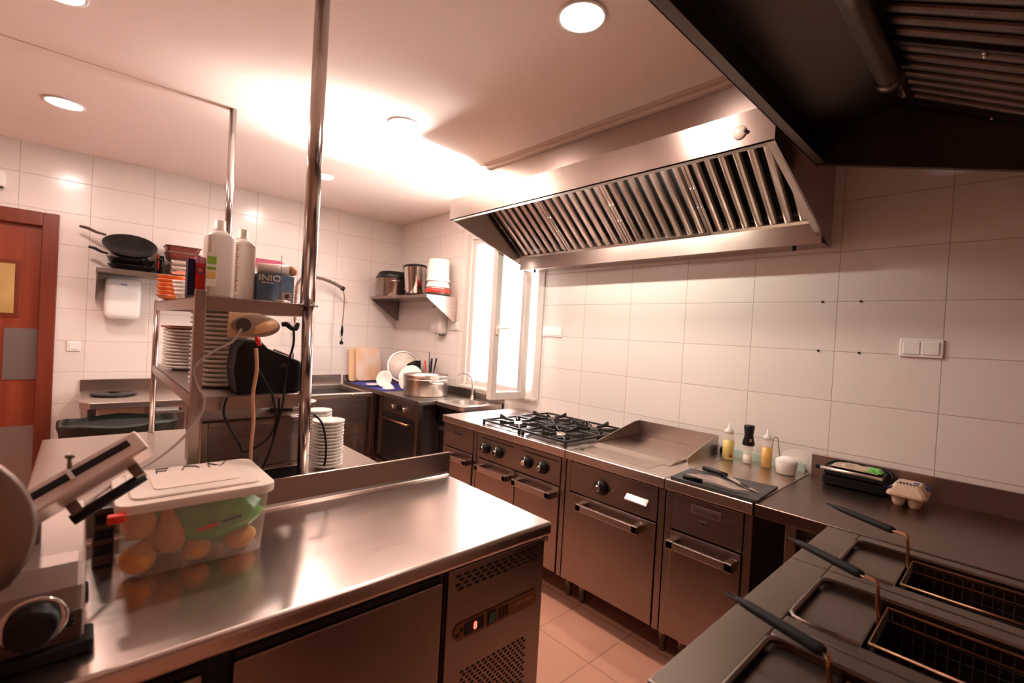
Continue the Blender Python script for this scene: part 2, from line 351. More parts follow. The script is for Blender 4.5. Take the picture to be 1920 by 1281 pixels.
# ================================================================== hoods
def hood(name, label, y_or_x, a0, a1, sgn, wallp, front, inner_len, beacon=None):
    pass
T = 0.885   # cooking line worktop height
XF = 2.005  # cooking line door faces
XE = 1.985  # worktop front edge
def make_hood(label, fr, wp, a0, a1, axis, n_filter, lamp_on, front_h=0.145):
    """fr/wp: coordinate of the front face and of the wall; a0..a1: extent along the hood; axis 'y' (along the window wall) or 'x'."""
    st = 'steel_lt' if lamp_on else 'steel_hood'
    depth = wp-fr; sg = 1 if depth > 0 else -1; dd = abs(depth)
    def Q(d, z): return (fr+sg*d, z)            # distance behind front face, height
    z1, z2, zl = 2.300, 2.300+front_h, 2.035
    t = thing('extractor_hood', label, 'hood', ((fr, a0, z1) if axis == 'y' else (a0, fr, z1)))
    def pr(mb, poly, b0, b1):
        pts = [Q(*p) for p in poly]
        mb.prism(pts, axis, b0, b1)
        return mb
    part('front_panel', pr(MB(), [(0, z1), (.004, z1), (.004, z2), (0, z2)], a0, a1).prism([Q(0, z1), Q(.035, z1), Q(.035, z1+.006), Q(0, z1+.006)], axis, a0+.002, a1-.002), st, t)
    # side cheeks
    for k, (b0, b1) in enumerate(((a0, a0+.004), (a1-.004, a1))):
        c = MB(); pr(c, [(0.004, z1), (dd-.004, zl), (dd-.004, z2+.10), (.30, z2+.06), (.004, z2)], b0, b1)
        part('side_panel', c, st, t)
        e0, e1 = ((a0+.004, a0+.030) if k == 0 else (a1-.030, a1-.004))
        L2 = math.hypot(dd-.06, z1-zl)
        part('side_rim', pr(MB(), [(0.004, z1), (dd-.08, zl+.012), (dd-.08, zl+.018), (.004, z1+.007)], e0, e1), st, t)
    # roof and riser up to the ceiling
    part('roof_panel', pr(MB(), [(.002, z2-.004), (.27, z2+.03), (.27, ZC-.03), (.275, ZC-.03), (.275, z2+.026), (.004, z2-.008)], a0+.004, a1-.004), st, t)
    # filter bank
    d0, zf0, d1, zf1 = .30, 2.46, dd-.15, 2.135
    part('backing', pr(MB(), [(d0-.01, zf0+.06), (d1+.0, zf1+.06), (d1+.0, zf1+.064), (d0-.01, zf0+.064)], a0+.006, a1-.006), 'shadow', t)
    Lf = math.hypot(d1-d0, zf0-zf1); ux = Vector(((d1-d0)/Lf, (zf1-zf0)/Lf)); nx = Vector((-ux.y, ux.x))  # nx points up/back
    if nx.y < 0: nx = -nx
    w0 = a0+(.03 if axis == 'y' else .03); w1 = a1-.03; wd = (w1-w0)/n_filter
    for k in range(n_filter):
        f0 = w0+k*wd; f1 = f0+wd
        fb = MB()
        def seg(u0, u1, h0, h1, s0, s1):
            poly = [Q(d0+ux.x*u+nx.x*h, zf0+ux.y*u+nx.y*h) for u, h in ((u0, h0), (u1, h0), (u1, h1), (u0, h1))]
            fb.prism(poly, axis, s0, s1)
        seg(0, Lf, 0, .045, f0+.002, f0+.018); seg(0, Lf, 0, .045, f1-.018, f1-.002)
        seg(0, .02, 0, .045, f0+.018, f1-.018); seg(Lf-.02, Lf, 0, .045, f0+.018, f1-.018)
        part('filter_frame', fb, st, t)
        bb = MB(); nb = 7; pitch = (wd-.036)/nb
        for i in range(nb):
            c = f0+.018+(i+.5)*pitch; hw = pitch*.31
            # rounded baffle (front row)
            arc = []
            for q in range(7):
                a = PI*q/6; arc.append((c-hw*math.cos(a), -.004-.012*math.sin(a)))
            arc += [(c+hw, .012), (c+hw-.004, .012), (c+hw-.004, 0.0), (c-hw+.004, 0.0), (c-hw+.004, .012), (c-hw, .012)]
            r0 = []; r1 = []
            for s_, h in arc:
                for u, lst in ((.012, r0), (Lf-.012, r1)):
                    p = Q(d0+ux.x*u+nx.x*(h+.02), zf0+ux.y*u+nx.y*(h+.02))
                    lst.append(Vector((p[0], s_, p[1])) if axis == 'y' else Vector((s_, p[0], p[1])))
            bb.rings([r0, r1], True, True, True, False)
        part('filter_baffles', bb, st, t)
        if k < n_filter:
            hb = MB()
            for cc in (f0+.010, f1-.010):
                for u in (Lf*.38, Lf*.62):
                    p = Q(d0+ux.x*u-nx.x*.004, zf0+ux.y*u-nx.y*.004)
                    q = Vector((p[0], cc, p[1])) if axis == 'y' else Vector((cc, p[0], p[1]))
                    hb.sphere(q, .006, 8, 6)
            part('filter_rivets', hb, 'chrome', t)
    # grease trough along the wall
    part('grease_trough', pr(MB(), [(dd-.15, 2.14), (dd-.146, 2.14), (dd-.146, zl+.004), (dd-.002, zl+.004), (dd-.002, zl), (dd-.15, zl)], a0+.006, a1-.006), st, t, bevel=.0015)
    return t
# hood over the cooking line
H1 = make_hood('long stainless hood over the range line with downlights mirrored on its front', 1.915, XW, 0.668, 2.81, 'y', 4, True)
lamp = thing('hood_lamp', 'fluorescent tube glowing inside the hood over the range', 'lamp', (2.17, 1.75, 2.43))
part('tube', MB().cyl((2.17, 1.20, 2.43), (2.17, 2.30, 2.43), .013), 'tubelamp', lamp)
part('lamp_socket', MB().box(2.155, 2.185, 1.17, 1.20, 2.41, 2.46).box(2.155, 2.185, 2.30, 2.33, 2.41, 2.46), 'white', lamp)
part('bracket', MB().box(2.155, 2.185, 1.17, 2.33, 2.455, 2.462), 'steel', lamp)
area_light('hood_lamp_light', (2.19, 1.75, 2.41), (.80, 0, -1), 1.1, .03, 10, (1.0, 0.97, 0.84))
b = MB().sphere((1.912, .80, 2.365), .028, 16, 8, (.25, 1, 1)); part('sticker', b, 'cream', H1, label='oval cream badge')
part('badge_mark', MB().sphere((1.906, .775, 2.365), .008, 10, 6, (.3, 1, 1)), 'black', H1)
for yy in (.80, 2.66): part('drain_plug', MB().cyl((2.655, yy, 2.012), (2.655, yy, 2.037), .009), 'black', H1)
M['trim'] = mat('beige_trim', (.62, .48, .40), .5)
struct('trim_2', MB().box(2.155, 2.20, 0.668, 2.73, ZC-.032, ZC).box(2.13, 2.155, 0.668, 2.73, ZC-.012, ZC), 'trim', bevel=.003)
# hood over the fryers
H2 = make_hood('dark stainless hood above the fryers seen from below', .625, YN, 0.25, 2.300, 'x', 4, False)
t2 = thing('hood_lamp', 'unlit tube lamp housing inside the hood above the fryers', 'lamp', (1.2, .33, 2.41))
part('housing', MB().cyl((.55, .335, 2.42), (1.92, .335, 2.42), .030), 'alu', t2, label='dull metal tube housing')
for xa in (1.92, .52): part('end_cap', MB().cyl((xa, .335, 2.42), (xa+.033, .335, 2.42), .038), 'steel_dark', t2)
part('hanger', MB().box(.70, .72, .33, .34, 2.44, 2.52).box(1.70, 1.72, .33, .34, 2.44, 2.52), 'steel_dark', t2)
# ================================================================== cooking line
def foot(mb, x, y, z=.17):
    mb.lathe([(.017, 0), (.019, .012), (.019, .05), (.025, .055), (.025, z)], (x, y, 0), 16)
def feet(t, y0, y1, z=.17, x0=2.15, x1=2.70):
    for x in (x0, x1):
        for y in (y0+.05, y1-.05):
            m = MB(); foot(m, x, y, z); part('foot', m, 'steel', t)
def handle(parent, y0, y1, z, x=XF, w=.058, h=.034, mt='steel_lt'):
    m = MB(); m.box(x-w, x-w+.016, y0, y1, z-h/2, z+h/2)
    m.box(x-w, x, y0, y0+.034, z-h/2-.002, z+h/2+.002); m.box(x-w, x, y1-.034, y1, z-h/2-.002, z+h/2+.002)
    return part('handle', m, mt, parent, bevel=.003)
def knob(parent, y, z, x=XF, r=.040):
    t = part('knob', MB().lathe([(r, 0), (r, .006), (r*.88, .022), (r*.80, .030), (r*.40, .034)], (x, y, z), 28, RY(-PI/2)), 'black', parent)
    part('knob_cap', MB().lathe([(r*.40, .030), (r*.40, .047), (r*.34, .050)], (x, y, z), 20, RY(-PI/2)), 'chrome', t)
    part('pointer', MB().box(x-.034, x-.030, y-.003, y+.003, z+r*.45, z+r*.85), 'white', t)
    return t
def unit(name, label, cat, y0, y1, panel_z=.66):
    t = thing(name, label, cat, (XF, (y0+y1)/2, 0))
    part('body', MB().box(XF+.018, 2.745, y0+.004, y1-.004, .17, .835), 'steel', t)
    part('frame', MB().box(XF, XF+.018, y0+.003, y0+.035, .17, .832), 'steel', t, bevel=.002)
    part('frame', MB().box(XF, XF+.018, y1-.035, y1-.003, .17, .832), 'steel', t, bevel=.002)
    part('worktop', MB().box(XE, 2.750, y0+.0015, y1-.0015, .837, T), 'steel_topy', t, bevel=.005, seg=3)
    feet(t, y0, y1)
    return t
Y0, Y1, Y2, Y3, Y4 = .686, 1.070, 1.672, 2.472, 2.872
# narrow unit at the far end
A = unit('base_unit', 'narrow stainless neutral unit left of the gas range', 'cabinet', Y3, Y4)
part('panel', MB().box(XF-.004, XF+.014, Y3+.038, Y4-.038, .668, .828), 'steel', A, bevel=.002)
part('panel_slot', MB().box(XF-.006, XF-.003, Y3+.16, Y3+.26, .772, .784), 'shadow', A)
dA = part('door', MB().box(XF-.008, XF+.014, Y3+.038, Y4-.038, .178, .660), 'steel', A, bevel=.003); handle(dA, Y3+.04, Y4-.12, .61, XF-.008)
# gas range
M['enamel'] = noise_mat('sooty_enamel', (0.045, 0.032, 0.027), (0.13, 0.095, 0.078), (9, 9, 9), 0.30, 0.7)
G = unit('gas_range', 'four-burner gas range with black cast grates and four knobs', 'cooker', Y2, Y3)
part('control_panel', MB().box(XF-.004, XF+.014, Y2+.038, Y3-.038, .668, .828), 'steel', G, bevel=.002)
for ya, yb in ((2.10, 2.42), (1.72, 2.02)):
    part('panel_groove', MB().box(XF-.0055, XF-.003, ya, yb, .800, .806), 'shadow', G)
for yk in (2.368, 2.238, 1.973, 1.843): knob(G, yk, .742)
for k, (ya, yb) in enumerate(((Y2+.038, (Y2+Y3)/2-.003), ((Y2+Y3)/2+.003, Y3-.038))):
    dG = part('door', MB().box(XF-.008, XF+.014, ya, yb, .178, .660), 'steel', G, bevel=.003)
    handle(dG, ya+.025, yb-.025, .612, XF-.008)
for iy, yc in enumerate((1.885, 2.265)):
    for ix, xc in enumerate((2.185, 2.515)):
        part('burner_tray', MB().rbox(xc-.152, xc+.152, yc-.172, yc+.172, T+.0003, T+.0035, .03, 5), 'enamel', G)
        bu = part('burner', MB().lathe([(.062, 0), (.062, .014), (.052, .020), (.0005, .020)], (xc, yc, T+.002), 24), 'iron', G)
        part('burner_cap', MB().lathe([(.046, .0), (.046, .006), (.036, .010), (.0005, .010)], (xc, yc, T+.022), 24), M['alu'] if ix == 0 else M['iron'], bu, label='silvery burner cap' if ix == 0 else None)
        g = MB(); hx_, hy_ = .158, .178; zz = T+.036
        for s in (-1, 1):
            g.box(xc-hx_, xc+hx_, yc+s*hy_-.007, yc+s*hy_+.007, zz-.012, zz)
            g.box(xc+s*hx_-.007, xc+s*hx_+.007, yc-hy_, yc+hy_, zz-.012, zz)
        for s in (-1, 1):
            # rising fingers in the middle of every side
            g.prism([(xc+s*hx_, zz-.010), (xc+s*.040, zz-.010), (xc+s*.040, zz+.006), (xc+s*.10, zz+.008), (xc+s*(hx_+.002), zz+.026), (xc+s*(hx_+.006), zz+.002)], 'y', yc-.006, yc+.006)
            g.prism([(yc+s*hy_, zz-.010), (yc+s*.045, zz-.010), (yc+s*.045, zz+.006), (yc+s*.11, zz+.008), (yc+s*(hy_+.002), zz+.026), (yc+s*(hy_+.006), zz+.002)], 'x', xc-.006, xc+.006)
            for q in (-1, 1):
                g.tube([(xc+s*hx_, yc+q*hy_, zz-.006), (xc+s*.085, yc+q*.10, zz-.004), (xc+s*.05, yc+q*.055, zz-.004)], .006, 6)
                g.box(xc+s*(hx_-.004)-.008, xc+s*(hx_-.004)+.008, yc+q*(hy_-.004)-.008, yc+q*(hy_-.004)+.008, T, zz)
        part('grate', g, 'iron', G, bevel=.002)
# griddle
D_ = unit('griddle', 'flat-top griddle unit with raised splash guard and one black knob', 'griddle', Y1, Y2)
part('control_panel', MB().box(XF-.004, XF+.014, Y1+.038, Y2-.038, .668, .828), 'steel', D_, bevel=.002)
knob(D_, 1.425, .742, r=.042)
part('pilot_light', MB().lathe([(.006, 0), (.006, .004), (.003, .006)], (XF-.004, 1.352, .742), 12, RY(-PI/2)), 'steel_dark', D_)
part('drip_drawer_pull', MB().prism([(XF-.004, .758), (XF-.028, .734), (XF-.028, .728), (XF-.004, .728)], 'y', 1.150, 1.275), 'chrome', D_, bevel=.003, label='bright pull of the drip drawer')
dG = part('door', MB().box(XF-.008, XF+.014, Y1+.038, Y2-.038, .178, .660), 'steel', D_, bevel=.003); handle(dG, 1.170, 1.545, .615, XF-.008)
M['griddle'] = noise_mat('griddle_plate', (0.42, 0.34, 0.28), (0.52, 0.43, 0.36), (2.5, 2.5, 2.5), 0.16, 1.0, 0.02, 0.30)
g = MB(); g.prism([(2.20, T+.001), (2.27, T+.010), (2.715, T+.010), (2.715, T)], 'y', 1.165, 1.700-.04)
part('plate', g, 'griddle', D_, label='dull scraped steel cooking plate')
part('drain_gutter', MB().box(2.055, 2.20, 1.20, 1.63, T-.001, T+.0015), 'griddle', D_)
g = MB(); g.prism([(2.36, T), (2.725, T), (2.725, T+.105), (2.66, T+.102), (2.365, T+.022)], 'y', 1.150, 1.156)
g.prism([(2.28, T), (2.725, T), (2.725, T+.105), (2.66, T+.102), (2.285, T+.022)], 'y', 1.672-.005, 1.672+.001)
g.box(2.719, 2.725, 1.156, 1.668, T, T+.105)
part('splash_guard', g, 'steel_lt', D_)
# narrow unit right of the griddle
B_ = unit('base_unit', 'narrow stainless neutral unit right of the griddle, under the black board', 'cabinet', Y0, Y1)
part('panel', MB().box(XF-.004, XF+.014, Y0+.038, Y1-.038, .668, .828), 'steel', B_, bevel=.002)
pl = part('label_plate', MB().box(XF-.007, XF-.003, .812, .945, .765, .802), 'steel_lt', B_, bevel=.001)
part('label_slot', MB().box(XF-.0085, XF-.0065, .825, .932, .774, .793), 'steel_dark', pl)
part('key_lock', MB().box(XF-.007, XF-.003, .868, .912, .722, .742), 'steel', B_, bevel=.001)
part('key_hole', MB().cyl((XF-.006, .888, .732), (XF-.0085, .888, .732), .005), 'shadow', B_)
dG = part('door', MB().box(XF-.008, XF+.014, Y0+.038, Y1-.038, .178, .658), 'steel', B_, bevel=.003); handle(dG, .735, 1.025, .612, XF-.008)
# work table to the right
Tb = thing('work_table', 'stainless work table with upstand beside the fryers', 'table', (2.3, .15, 0))
part('tabletop', MB().box(XE+.008, 2.752, YN+.01, .6845, .835, T), 'steel_table', Tb, bevel=.005, seg=3)
part('upstand', MB().box(2.738, 2.756, YN+.01, .6845, T-.002, .990), 'steel_lt', Tb, bevel=.003)
for x in (2.05, 2.70):
    for y in (.56, -.33): part('leg', MB().box(x-.02, x+.02, y-.02, y+.02, 0, .835), 'steel', Tb, bevel=.003)
part('undershelf', MB().box(2.03, 2.72, -.35, .58, .20, .225), 'steel_dark', Tb, bevel=.002)
part('rear_rail', MB().box(2.20, 2.22, -.33, .55, .70, .74), 'steel_dark', Tb)
# ================================================================== fryers
FY = .432
fr_labels = ['stainless deep fryer beside the work table, farthest of three', 'stainless deep fryer in the middle of three', 'stainless deep fryer nearest the camera at the lower edge']
fb_labels = ['wire fryer basket with black handle resting in the fryer beside the work table', 'wire fryer basket with black handle in the middle fryer', 'wire fryer basket with black handle in the fryer nearest the camera']
M['oil'] = mat('dark_oil_and_well_shade', (0.020, 0.007, 0.003), 0.12)
M['wire'] = mat('browned_wire', (0.36, 0.19, 0.11), 0.30, 1.0)
M['wired'] = mat('shade_dark_wire', (0.020, 0.009, 0.006), 0.5, 0.6)  # near-black: shade inside the fryer well put into the mesh colour
M['fry_top'] = noise_mat('fryer_steel', (0.20, 0.16, 0.135), (0.23, 0.185, 0.158), (3, 3, 3), 0.30, 1.0, 0.02, 0.40)
def fryer(i, x0):
    t = thing('deep_fryer', fr_labels[i], 'fryer', (x0+.2, FY-.4, 0), group='row of fryers')
    x1 = x0+.4; yb = -.37
    wx0, wx1 = x0+.045, x0+.295       # oil well
    ex0, ex1 = x0+.085, x0+.345       # drain recess in front of it, z drop .012
    # top sheet as a frame around recess and well
    m = MB(); zt0, zt1 = T-.045, T
    m.box(x0+.001, x1-.001, FY-.095, FY, zt0, zt1)                 # front strip
    m.box(x0+.001, x0+.050, yb, FY-.095, zt0, zt1); m.box(x1-.060, x1-.001, yb, FY-.095, zt0, zt1)
    m.box(x0+.050, x1-.060, yb, -.31, zt0, zt1)
    part('top', m, 'fry_top', t, bevel=.004)
    m = MB(); m.box(x0+.050, x1-.060, .205, FY-.093, T-.022, T-.016)
    part('drain_tray', m, 'fry_top', t)
    # raised rounded lip around the recess
    lip = [(x0+.052, .20), (x0+.052, FY-.125), (x0+.058, FY-.108), (x0+.075, FY-.098), (x1-.085, FY-.098), (x1-.068, FY-.108), (x1-.062, FY-.125), (x1-.062, -.30)]
    part('tray_lip', MB().tube([(a, b, T-.001) for a, b in lip], .006, 8), 'fry_top', t)
    m = MB(); m.box(x0+.050, x0+.054, -.31, .205, .62, T-.01); m.box(x1-.064, x1-.060, -.31, .205, .62, T-.01)
    m.box(x0+.050, x1-.060, .201, .205, .62, T-.016); m.box(x0+.050, x1-.060, -.31, -.306, .62, T-.01); m.box(x0+.050, x1-.060, -.31, .205, .61, .62)
    part('well', m, 'oil', t)  # well walls take the oil's near-black colour for the shade inside
    part('oil', MB().box(x0+.054, x1-.064, -.306, .201, .76, .765), 'oil', t)
    m = MB(); m.box(x0+.003, x1-.003, FY-.018, FY-.004, .17, zt0-.002); m.box(x0+.003, x0+.012, yb+.01, FY-.018, .17, zt0); m.box(x1-.012, x1-.003, yb+.01, FY-.018, .17, zt0)
    part('body', m, 'steel', t)
    d = part('door', MB().box(x0+.03, x1-.03, FY-.004, FY+.006, .19, .62), 'steel', t, bevel=.002)
    part('handle', MB().box(x0+.08, x1-.08, FY+.040, FY+.052, .565, .59).box(x0+.08, x0+.10, FY+.006, FY+.04, .565, .59).box(x1-.10, x1-.08, FY+.006, FY+.04, .565, .59), 'steel', d)
    k = part('knob', MB().lathe([(.03, 0), (.026, .025), (.0005, .025)], (x0+.2, FY-.004, .73), 20, RX(-PI/2)), 'black', t)
    for x in (x0+.05, x1-.05):
        for y in (FY-.07, yb+.07): mm = MB(); foot(mm, x, y); part('foot', mm, 'steel', t)
    # basket
    b = thing('fryer_basket', fb_labels[i], 'basket', (x0+.2, -.03, T-.05), group='fryer baskets')
    bx0, bx1, by0, by1, bz0, bz1 = x0+.085, x0+.300, -.28, .188, T-.115, T-.004
    m = MB(); r = .0026
    for z in (bz1, bz1-.03):
        m.tube([(bx0, by0, z), (bx0, by1, z), (bx1, by1, z), (bx1, by0, z), (bx0, by0, z)], r if z < bz1 else .0036, 8)
    part('rim', m, 'wire', b)
    m = MB(); q = .0011
    nx_, ny_ = 12, 22
    for a in range(nx_+1):
        x = bx0+(bx1-bx0)*a/nx_; m.tube([(x, by1, bz1), (x, by1-.01, bz0), (x, by0+.01, bz0), (x, by0, bz1)], q, 4)
    for a in range(ny_+1):
        y = by0+.01+(by1-by0-.02)*a/ny_; m.tube([(bx0, y, bz1), (bx0+.004, y, bz0), (bx1-.004, y, bz0), (bx1, y, bz1)], q, 4)
    for z in (bz0+.025, bz0+.05, bz0+.075): m.tube([(bx0+.002, by0, z), (bx0+.002, by1, z), (bx1-.002, by1, z), (bx1-.002, by0, z), (bx0+.002, by0, z)], q, 4)
    part('mesh_body', m, 'wired', b)
    # handle: two wires rise from the rim, bend forward, black grip
    GB = ((1.845, .228), (1.405, .226), (.988, .205))[i]; GF = ((1.926, .409), (1.473, .392), (1.028, .378))[i]
    hxc = GB[0]-.010
    m = MB()
    for s in (-1, 1):
        m.tube([(hxc+s*.02, by1, bz1-.02), (hxc+s*.014, by1+.006, bz1+.01), (hxc+s*.007, by1+.010, .955), (hxc+s*.006, by1+.011, .967), (hxc+.004+s*.006, by1+.016, .969), (hxc+.006+s*.006, GB[1]-.004, .969), (hxc+.014+s*.006, GB[1]+.020, .970)], .0028, 8)
    part('handle_wire', m, 'wire', b)
    p0 = Vector((GB[0], GB[1]+.004, .969)); p1 = Vector((GF[0], GF[1], .975))
    m = MB(); dd = (p1-p0).normalized(); sd = dd.cross(Vector((0, 0, 1))).normalized(); up = sd.cross(dd)
    rr = []
    for tt, w_, h_ in ((0, .011, .008), (.05, .014, .011), (.5, .013, .010), (.82, .012, .009), (.97, .009, .006), (1, .004, .003)):
        c = p0+dd*(p1-p0).length*tt; rr.append([c+sd*w_*math.cos(2*PI*k/12)+up*h_*math.sin(2*PI*k/12) for k in range(12)])
    m.rings(rr); part('grip', m, 'blackm', b)
    e = p1; part('hanging_loop', MB().tube([e-sd*.005-dd*.01, e-sd*.006+dd*.012, e+dd*.022, e+sd*.006+dd*.012, e+sd*.005-dd*.01], .002, 6, 3), 'black', b)
for i, x0 in enumerate((1.580, 1.180, .780)): fryer(i, x0)
# ================================================================== refrigerated counter in front
CZ = .850
C1 = thing('refrigerated_counter', 'stainless undercounter fridge with upstand, red digit display and vented panel', 'fridge', (.2, 1.4, 0))
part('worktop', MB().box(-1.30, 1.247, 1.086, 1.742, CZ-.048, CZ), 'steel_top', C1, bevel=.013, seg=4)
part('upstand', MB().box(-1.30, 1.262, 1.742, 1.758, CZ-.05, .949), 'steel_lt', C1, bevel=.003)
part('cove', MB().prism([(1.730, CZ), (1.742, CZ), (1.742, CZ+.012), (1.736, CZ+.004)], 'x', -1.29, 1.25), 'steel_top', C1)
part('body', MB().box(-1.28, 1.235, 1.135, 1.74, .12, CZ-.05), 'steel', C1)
part('door_seal', MB().box(-1.27, .800, 1.128, 1.137, .14, .790), 'blackm', C1)
part('compressor_panel', MB().box(.822, 1.236, 1.110, 1.134, .13, .788), 'steel', C1, bevel=.003)
for xa, xb in ((.262, .800), (-.290, .205), (-.85, -.31)):
    d = part('door', MB().box(xa, xb, 1.106, 1.128, .14, .765), 'steel_dark' if 0 else 'steel', C1, bevel=.004)
    part('grip_channel', MB().box(xa+.004, xb-.004, 1.112, 1.130, .768, .786), 'shadow', d)
g = MB()
for r in range(4):
    for c in range(12):
        x = .850+c*.030+(.013 if r % 2 else 0); z = .768-r*.0135-(x-.85)*.0
        g.box(x, x+.017, 1.1085, 1.111, z-.006, z)
part('vent_slots', g, 'shadow', C1)
g = MB()
for r in range(22):
    for c in range(13):
        x = .885+c*.0215+(.010 if r % 2 else 0); z = .462-r*.0125
        g.box(x, x+.011, 1.1085, 1.111, z-.0055, z)
part('vent_grille', g, 'shadow', C1)
M['panel'] = mat('amber_control_plate', (0.20, 0.075, 0.035), 0.4, 0.3)
def capsule(x0, x1, z0, z1, y, th, n=8):
    r = (z1-z0)/2; pts = []
    for k in range(n+1): a = PI/2+PI*k/n; pts.append((x0+r+r*math.cos(a), (z0+z1)/2+r*math.sin(a)))
    for k in range(n+1): a = -PI/2+PI*k/n; pts.append((x1-.3*r+.3*r*math.cos(a), (z0+z1)/2+r*math.sin(a)))
    return MB().prism(pts, 'y', y-th, y)
cp = part('control_plate', capsule(.848, 1.205, .563, .618, 1.110, .003), 'panel', C1, label='amber brown control strip')
M['panel2'] = mat('control_plate_rim', (0.50, 0.22, 0.10), 0.4, 0.3)
part('display', MB().box(.890, .966, 1.1045, 1.108, .572, .610), 'black', cp, bevel=.004)
M['led'] = emit('red_led', (1.0, 0.05, 0.03), 6)
text_part('display_digit', '8', .030, 'led', cp, (.930, 1.1038, .591), (PI/2, 0, 0), .0004, .8, .0012)
for x in (.858, .872): part('key', MB().box(x, x+.012, 1.105, 1.108, .578+.012*(x > .86), .588+.012*(x > .86)), 'black', cp)
part('switch', MB().box(.985, 1.012, 1.103, 1.108, .574, .608), mat('green_switch', (0.02, .10, .08), .3), cp, bevel=.002, label='dark green rocker switch')
part('switch_rim', MB().box(.981, 1.016, 1.105, 1.108, .570, .612), 'black', cp)
for k in range(3): part('louvre', MB().box(1.030+k*.015, 1.038+k*.015, 1.105, 1.108, .574, .608), 'black', cp)
g = MB()
for k, wv in enumerate((.008, .010, .006, .011, .008, .010)): g.box(1.098+k*.015, 1.098+k*.015+wv, 1.1062, 1.108, .590, .600)
part('faint_lettering', g, 'panel2', cp)
g = MB(); g.box(1.232, 1.242, 1.10, 1.13, .775, .800); part('corner_clip', g, 'chrome', C1, bevel=.002)
for x in (-1.2, -.2, .75, 1.18):
    for y in (1.18, 1.68): part('foot', MB().cyl((x, y, 0), (x, y, .12), .02), 'steel_dark', C1)
# ================================================================== table and rack behind it
Tk = thing('island_table', 'stainless table carrying the plate rack, behind the fridge counter', 'table', (.47, 2.5, 0))
part('tabletop', MB().box(-.13, 1.075, 1.765, 3.262, .805, CZ), 'steel_topy', Tk, bevel=.006, seg=3)
for x in (-.07, 1.01):
    for y in (1.83, 3.2): part('leg', MB().box(x-.02, x+.02, y-.02, y+.02, 0, .806), 'steel', Tk, bevel=.003)
part('undershelf', MB().box(-.10, 1.04, 1.80, 3.23, .22, .25), 'steel_dark', Tk, bevel=.002)
Rk = thing('plate_rack', 'two-tier steel rack with two polished tubes running up to the ceiling', 'rack', (.46, 2.54, CZ))
RX0, RX1, RY0, RY1 = .288, .655, 1.862, 3.226
part('post', MB().box(.270, .302, RY0-.017, RY0+.015, CZ, 1.594), 'steel_lt', Rk, bevel=.003)
part('post', MB().cyl((.299, RY1, CZ), (.299, RY1, 1.585), .014, n=20), 'tube', Rk, label='thin round post')
part('post', MB().cyl((.650, RY0, CZ), (.637, RY0, 1.575), .021, n=28), 'tube', Rk)
part('ceiling_tube', MB().cyl((.634, RY0, 1.575), (.634, RY0, ZC), .027, n=32), 'tube', Rk, label='thick polished tube up to the ceiling')
part('collar', MB().cyl((.634, RY0, 1.566), (.634, RY0, 1.574), .032, n=28).cyl((.634, RY0-.005, 1.57), (.672, RY0-.005, 1.57), .004, n=8), 'steel_dark', Rk)
part('post', MB().cyl((.628, RY1, CZ), (.628, RY1, 1.575), .018, n=24), 'tube', Rk)
part('ceiling_tube', MB().cyl((.622, RY1, 1.575), (.617, RY1, ZC), .019, n=24), 'tube', Rk)
for z in (1.575, 1.231):
    m = MB(); m.box(RX0, RX1-.012, RY0, RY1+.005, z-.006, z)
    m.box(.302, .618, RY0-.006, RY0-.001, z-.048, z); m.box(RX0+.02, RX1-.03, RY1+.002, RY1+.006, z-.045, z)
    m.box(RX0, RX0+.004, RY0+.016, RY1-.014, z-.048, z); m.box(RX1-.016, RX1-.012, RY0+.022, RY1-.02, z-.048, z)
    part('shelf_board', m, 'steel_lt', Rk, bevel=.002)
# ================================================================== downlights
def downlight(x, y, label, power=11):
    t = thing('ceiling_downlight', label, 'light', (x, y, ZC), group='round ceiling downlights')
    part('trim_ring', MB().lathe([(.098, -.001), (.098, -.007), (.086, -.009), (.082, -.004), (.082, -.001)], (x, y, ZC), 40), 'white', t)
    part('diffuser', MB().lathe([(.082, -.001), (.082, -.006), (.0005, -.007)], (x, y, ZC), 40), 'bulb', t)
    l = bpy.data.lights.new('downlight_beam', 'AREA'); l.shape = 'DISK'; l.size = .15; l.energy = power; l.color = (1.0, 0.77, 0.69)
    o = bpy.data.objects.new('downlight_beam', l); COL.objects.link(o); o.parent = t; o.location = (0, 0, -.012)
    return t
downlight(1.381, 1.205, 'round recessed ceiling light nearest the camera, at the top edge')
downlight(1.400, 2.600, 'round recessed ceiling light beside the bright window patch')
downlight(1.440, 4.020, 'small far ceiling light peeking past the polished tube')
downlight(-.125, 3.965, 'round recessed ceiling light near the wooden door')
downlight(-.12, 2.60, 'round recessed ceiling light outside the picture, above the slicer'); downlight(-1.6, 3.97, 'round recessed ceiling light outside the picture, in front of the wooden door')
# ================================================================== things on the cooking line
def bottle(label, x, y, liquid, fill, h=.150, r=.030):
    t = thing('squeeze_bottle', label, 'bottle', (x, y, T), group='oil squeeze bottles')
    part('body', MB().lathe([(.0005, 0), (r, .001), (r, h*.72), (r*.93, h*.86), (r*.72, h*.95), (r*.70, h)], (x, y, T+.001), 28, cap1=False), 'bottlep', t)
    part('oil', MB().lathe([(r*.93, .003), (r*.93, fill), (.0005, fill)], (x, y, T+.001), 28), liquid, t)
    part('cap', MB().lathe([(r*.80, h-.006), (r*.80, h+.012), (r*.30, h+.022), (r*.10, h+.052), (.0005, h+.053)], (x, y, T), 24), 'bottlep2', t)
    return t
M['bottlep'] = mat('translucent_bottle', (0.90, 0.82, 0.72), 0.35, Alpha=0.18)
M['bottlep2'] = mat('milky_cap', (0.90, 0.84, 0.78), 0.4, Alpha=0.85)
M['oil1'] = mat('pale_yellow_oil', (0.80, 0.58, 0.12), 0.15)
M['oil2'] = mat('golden_oil', (0.72, 0.38, 0.03), 0.15)
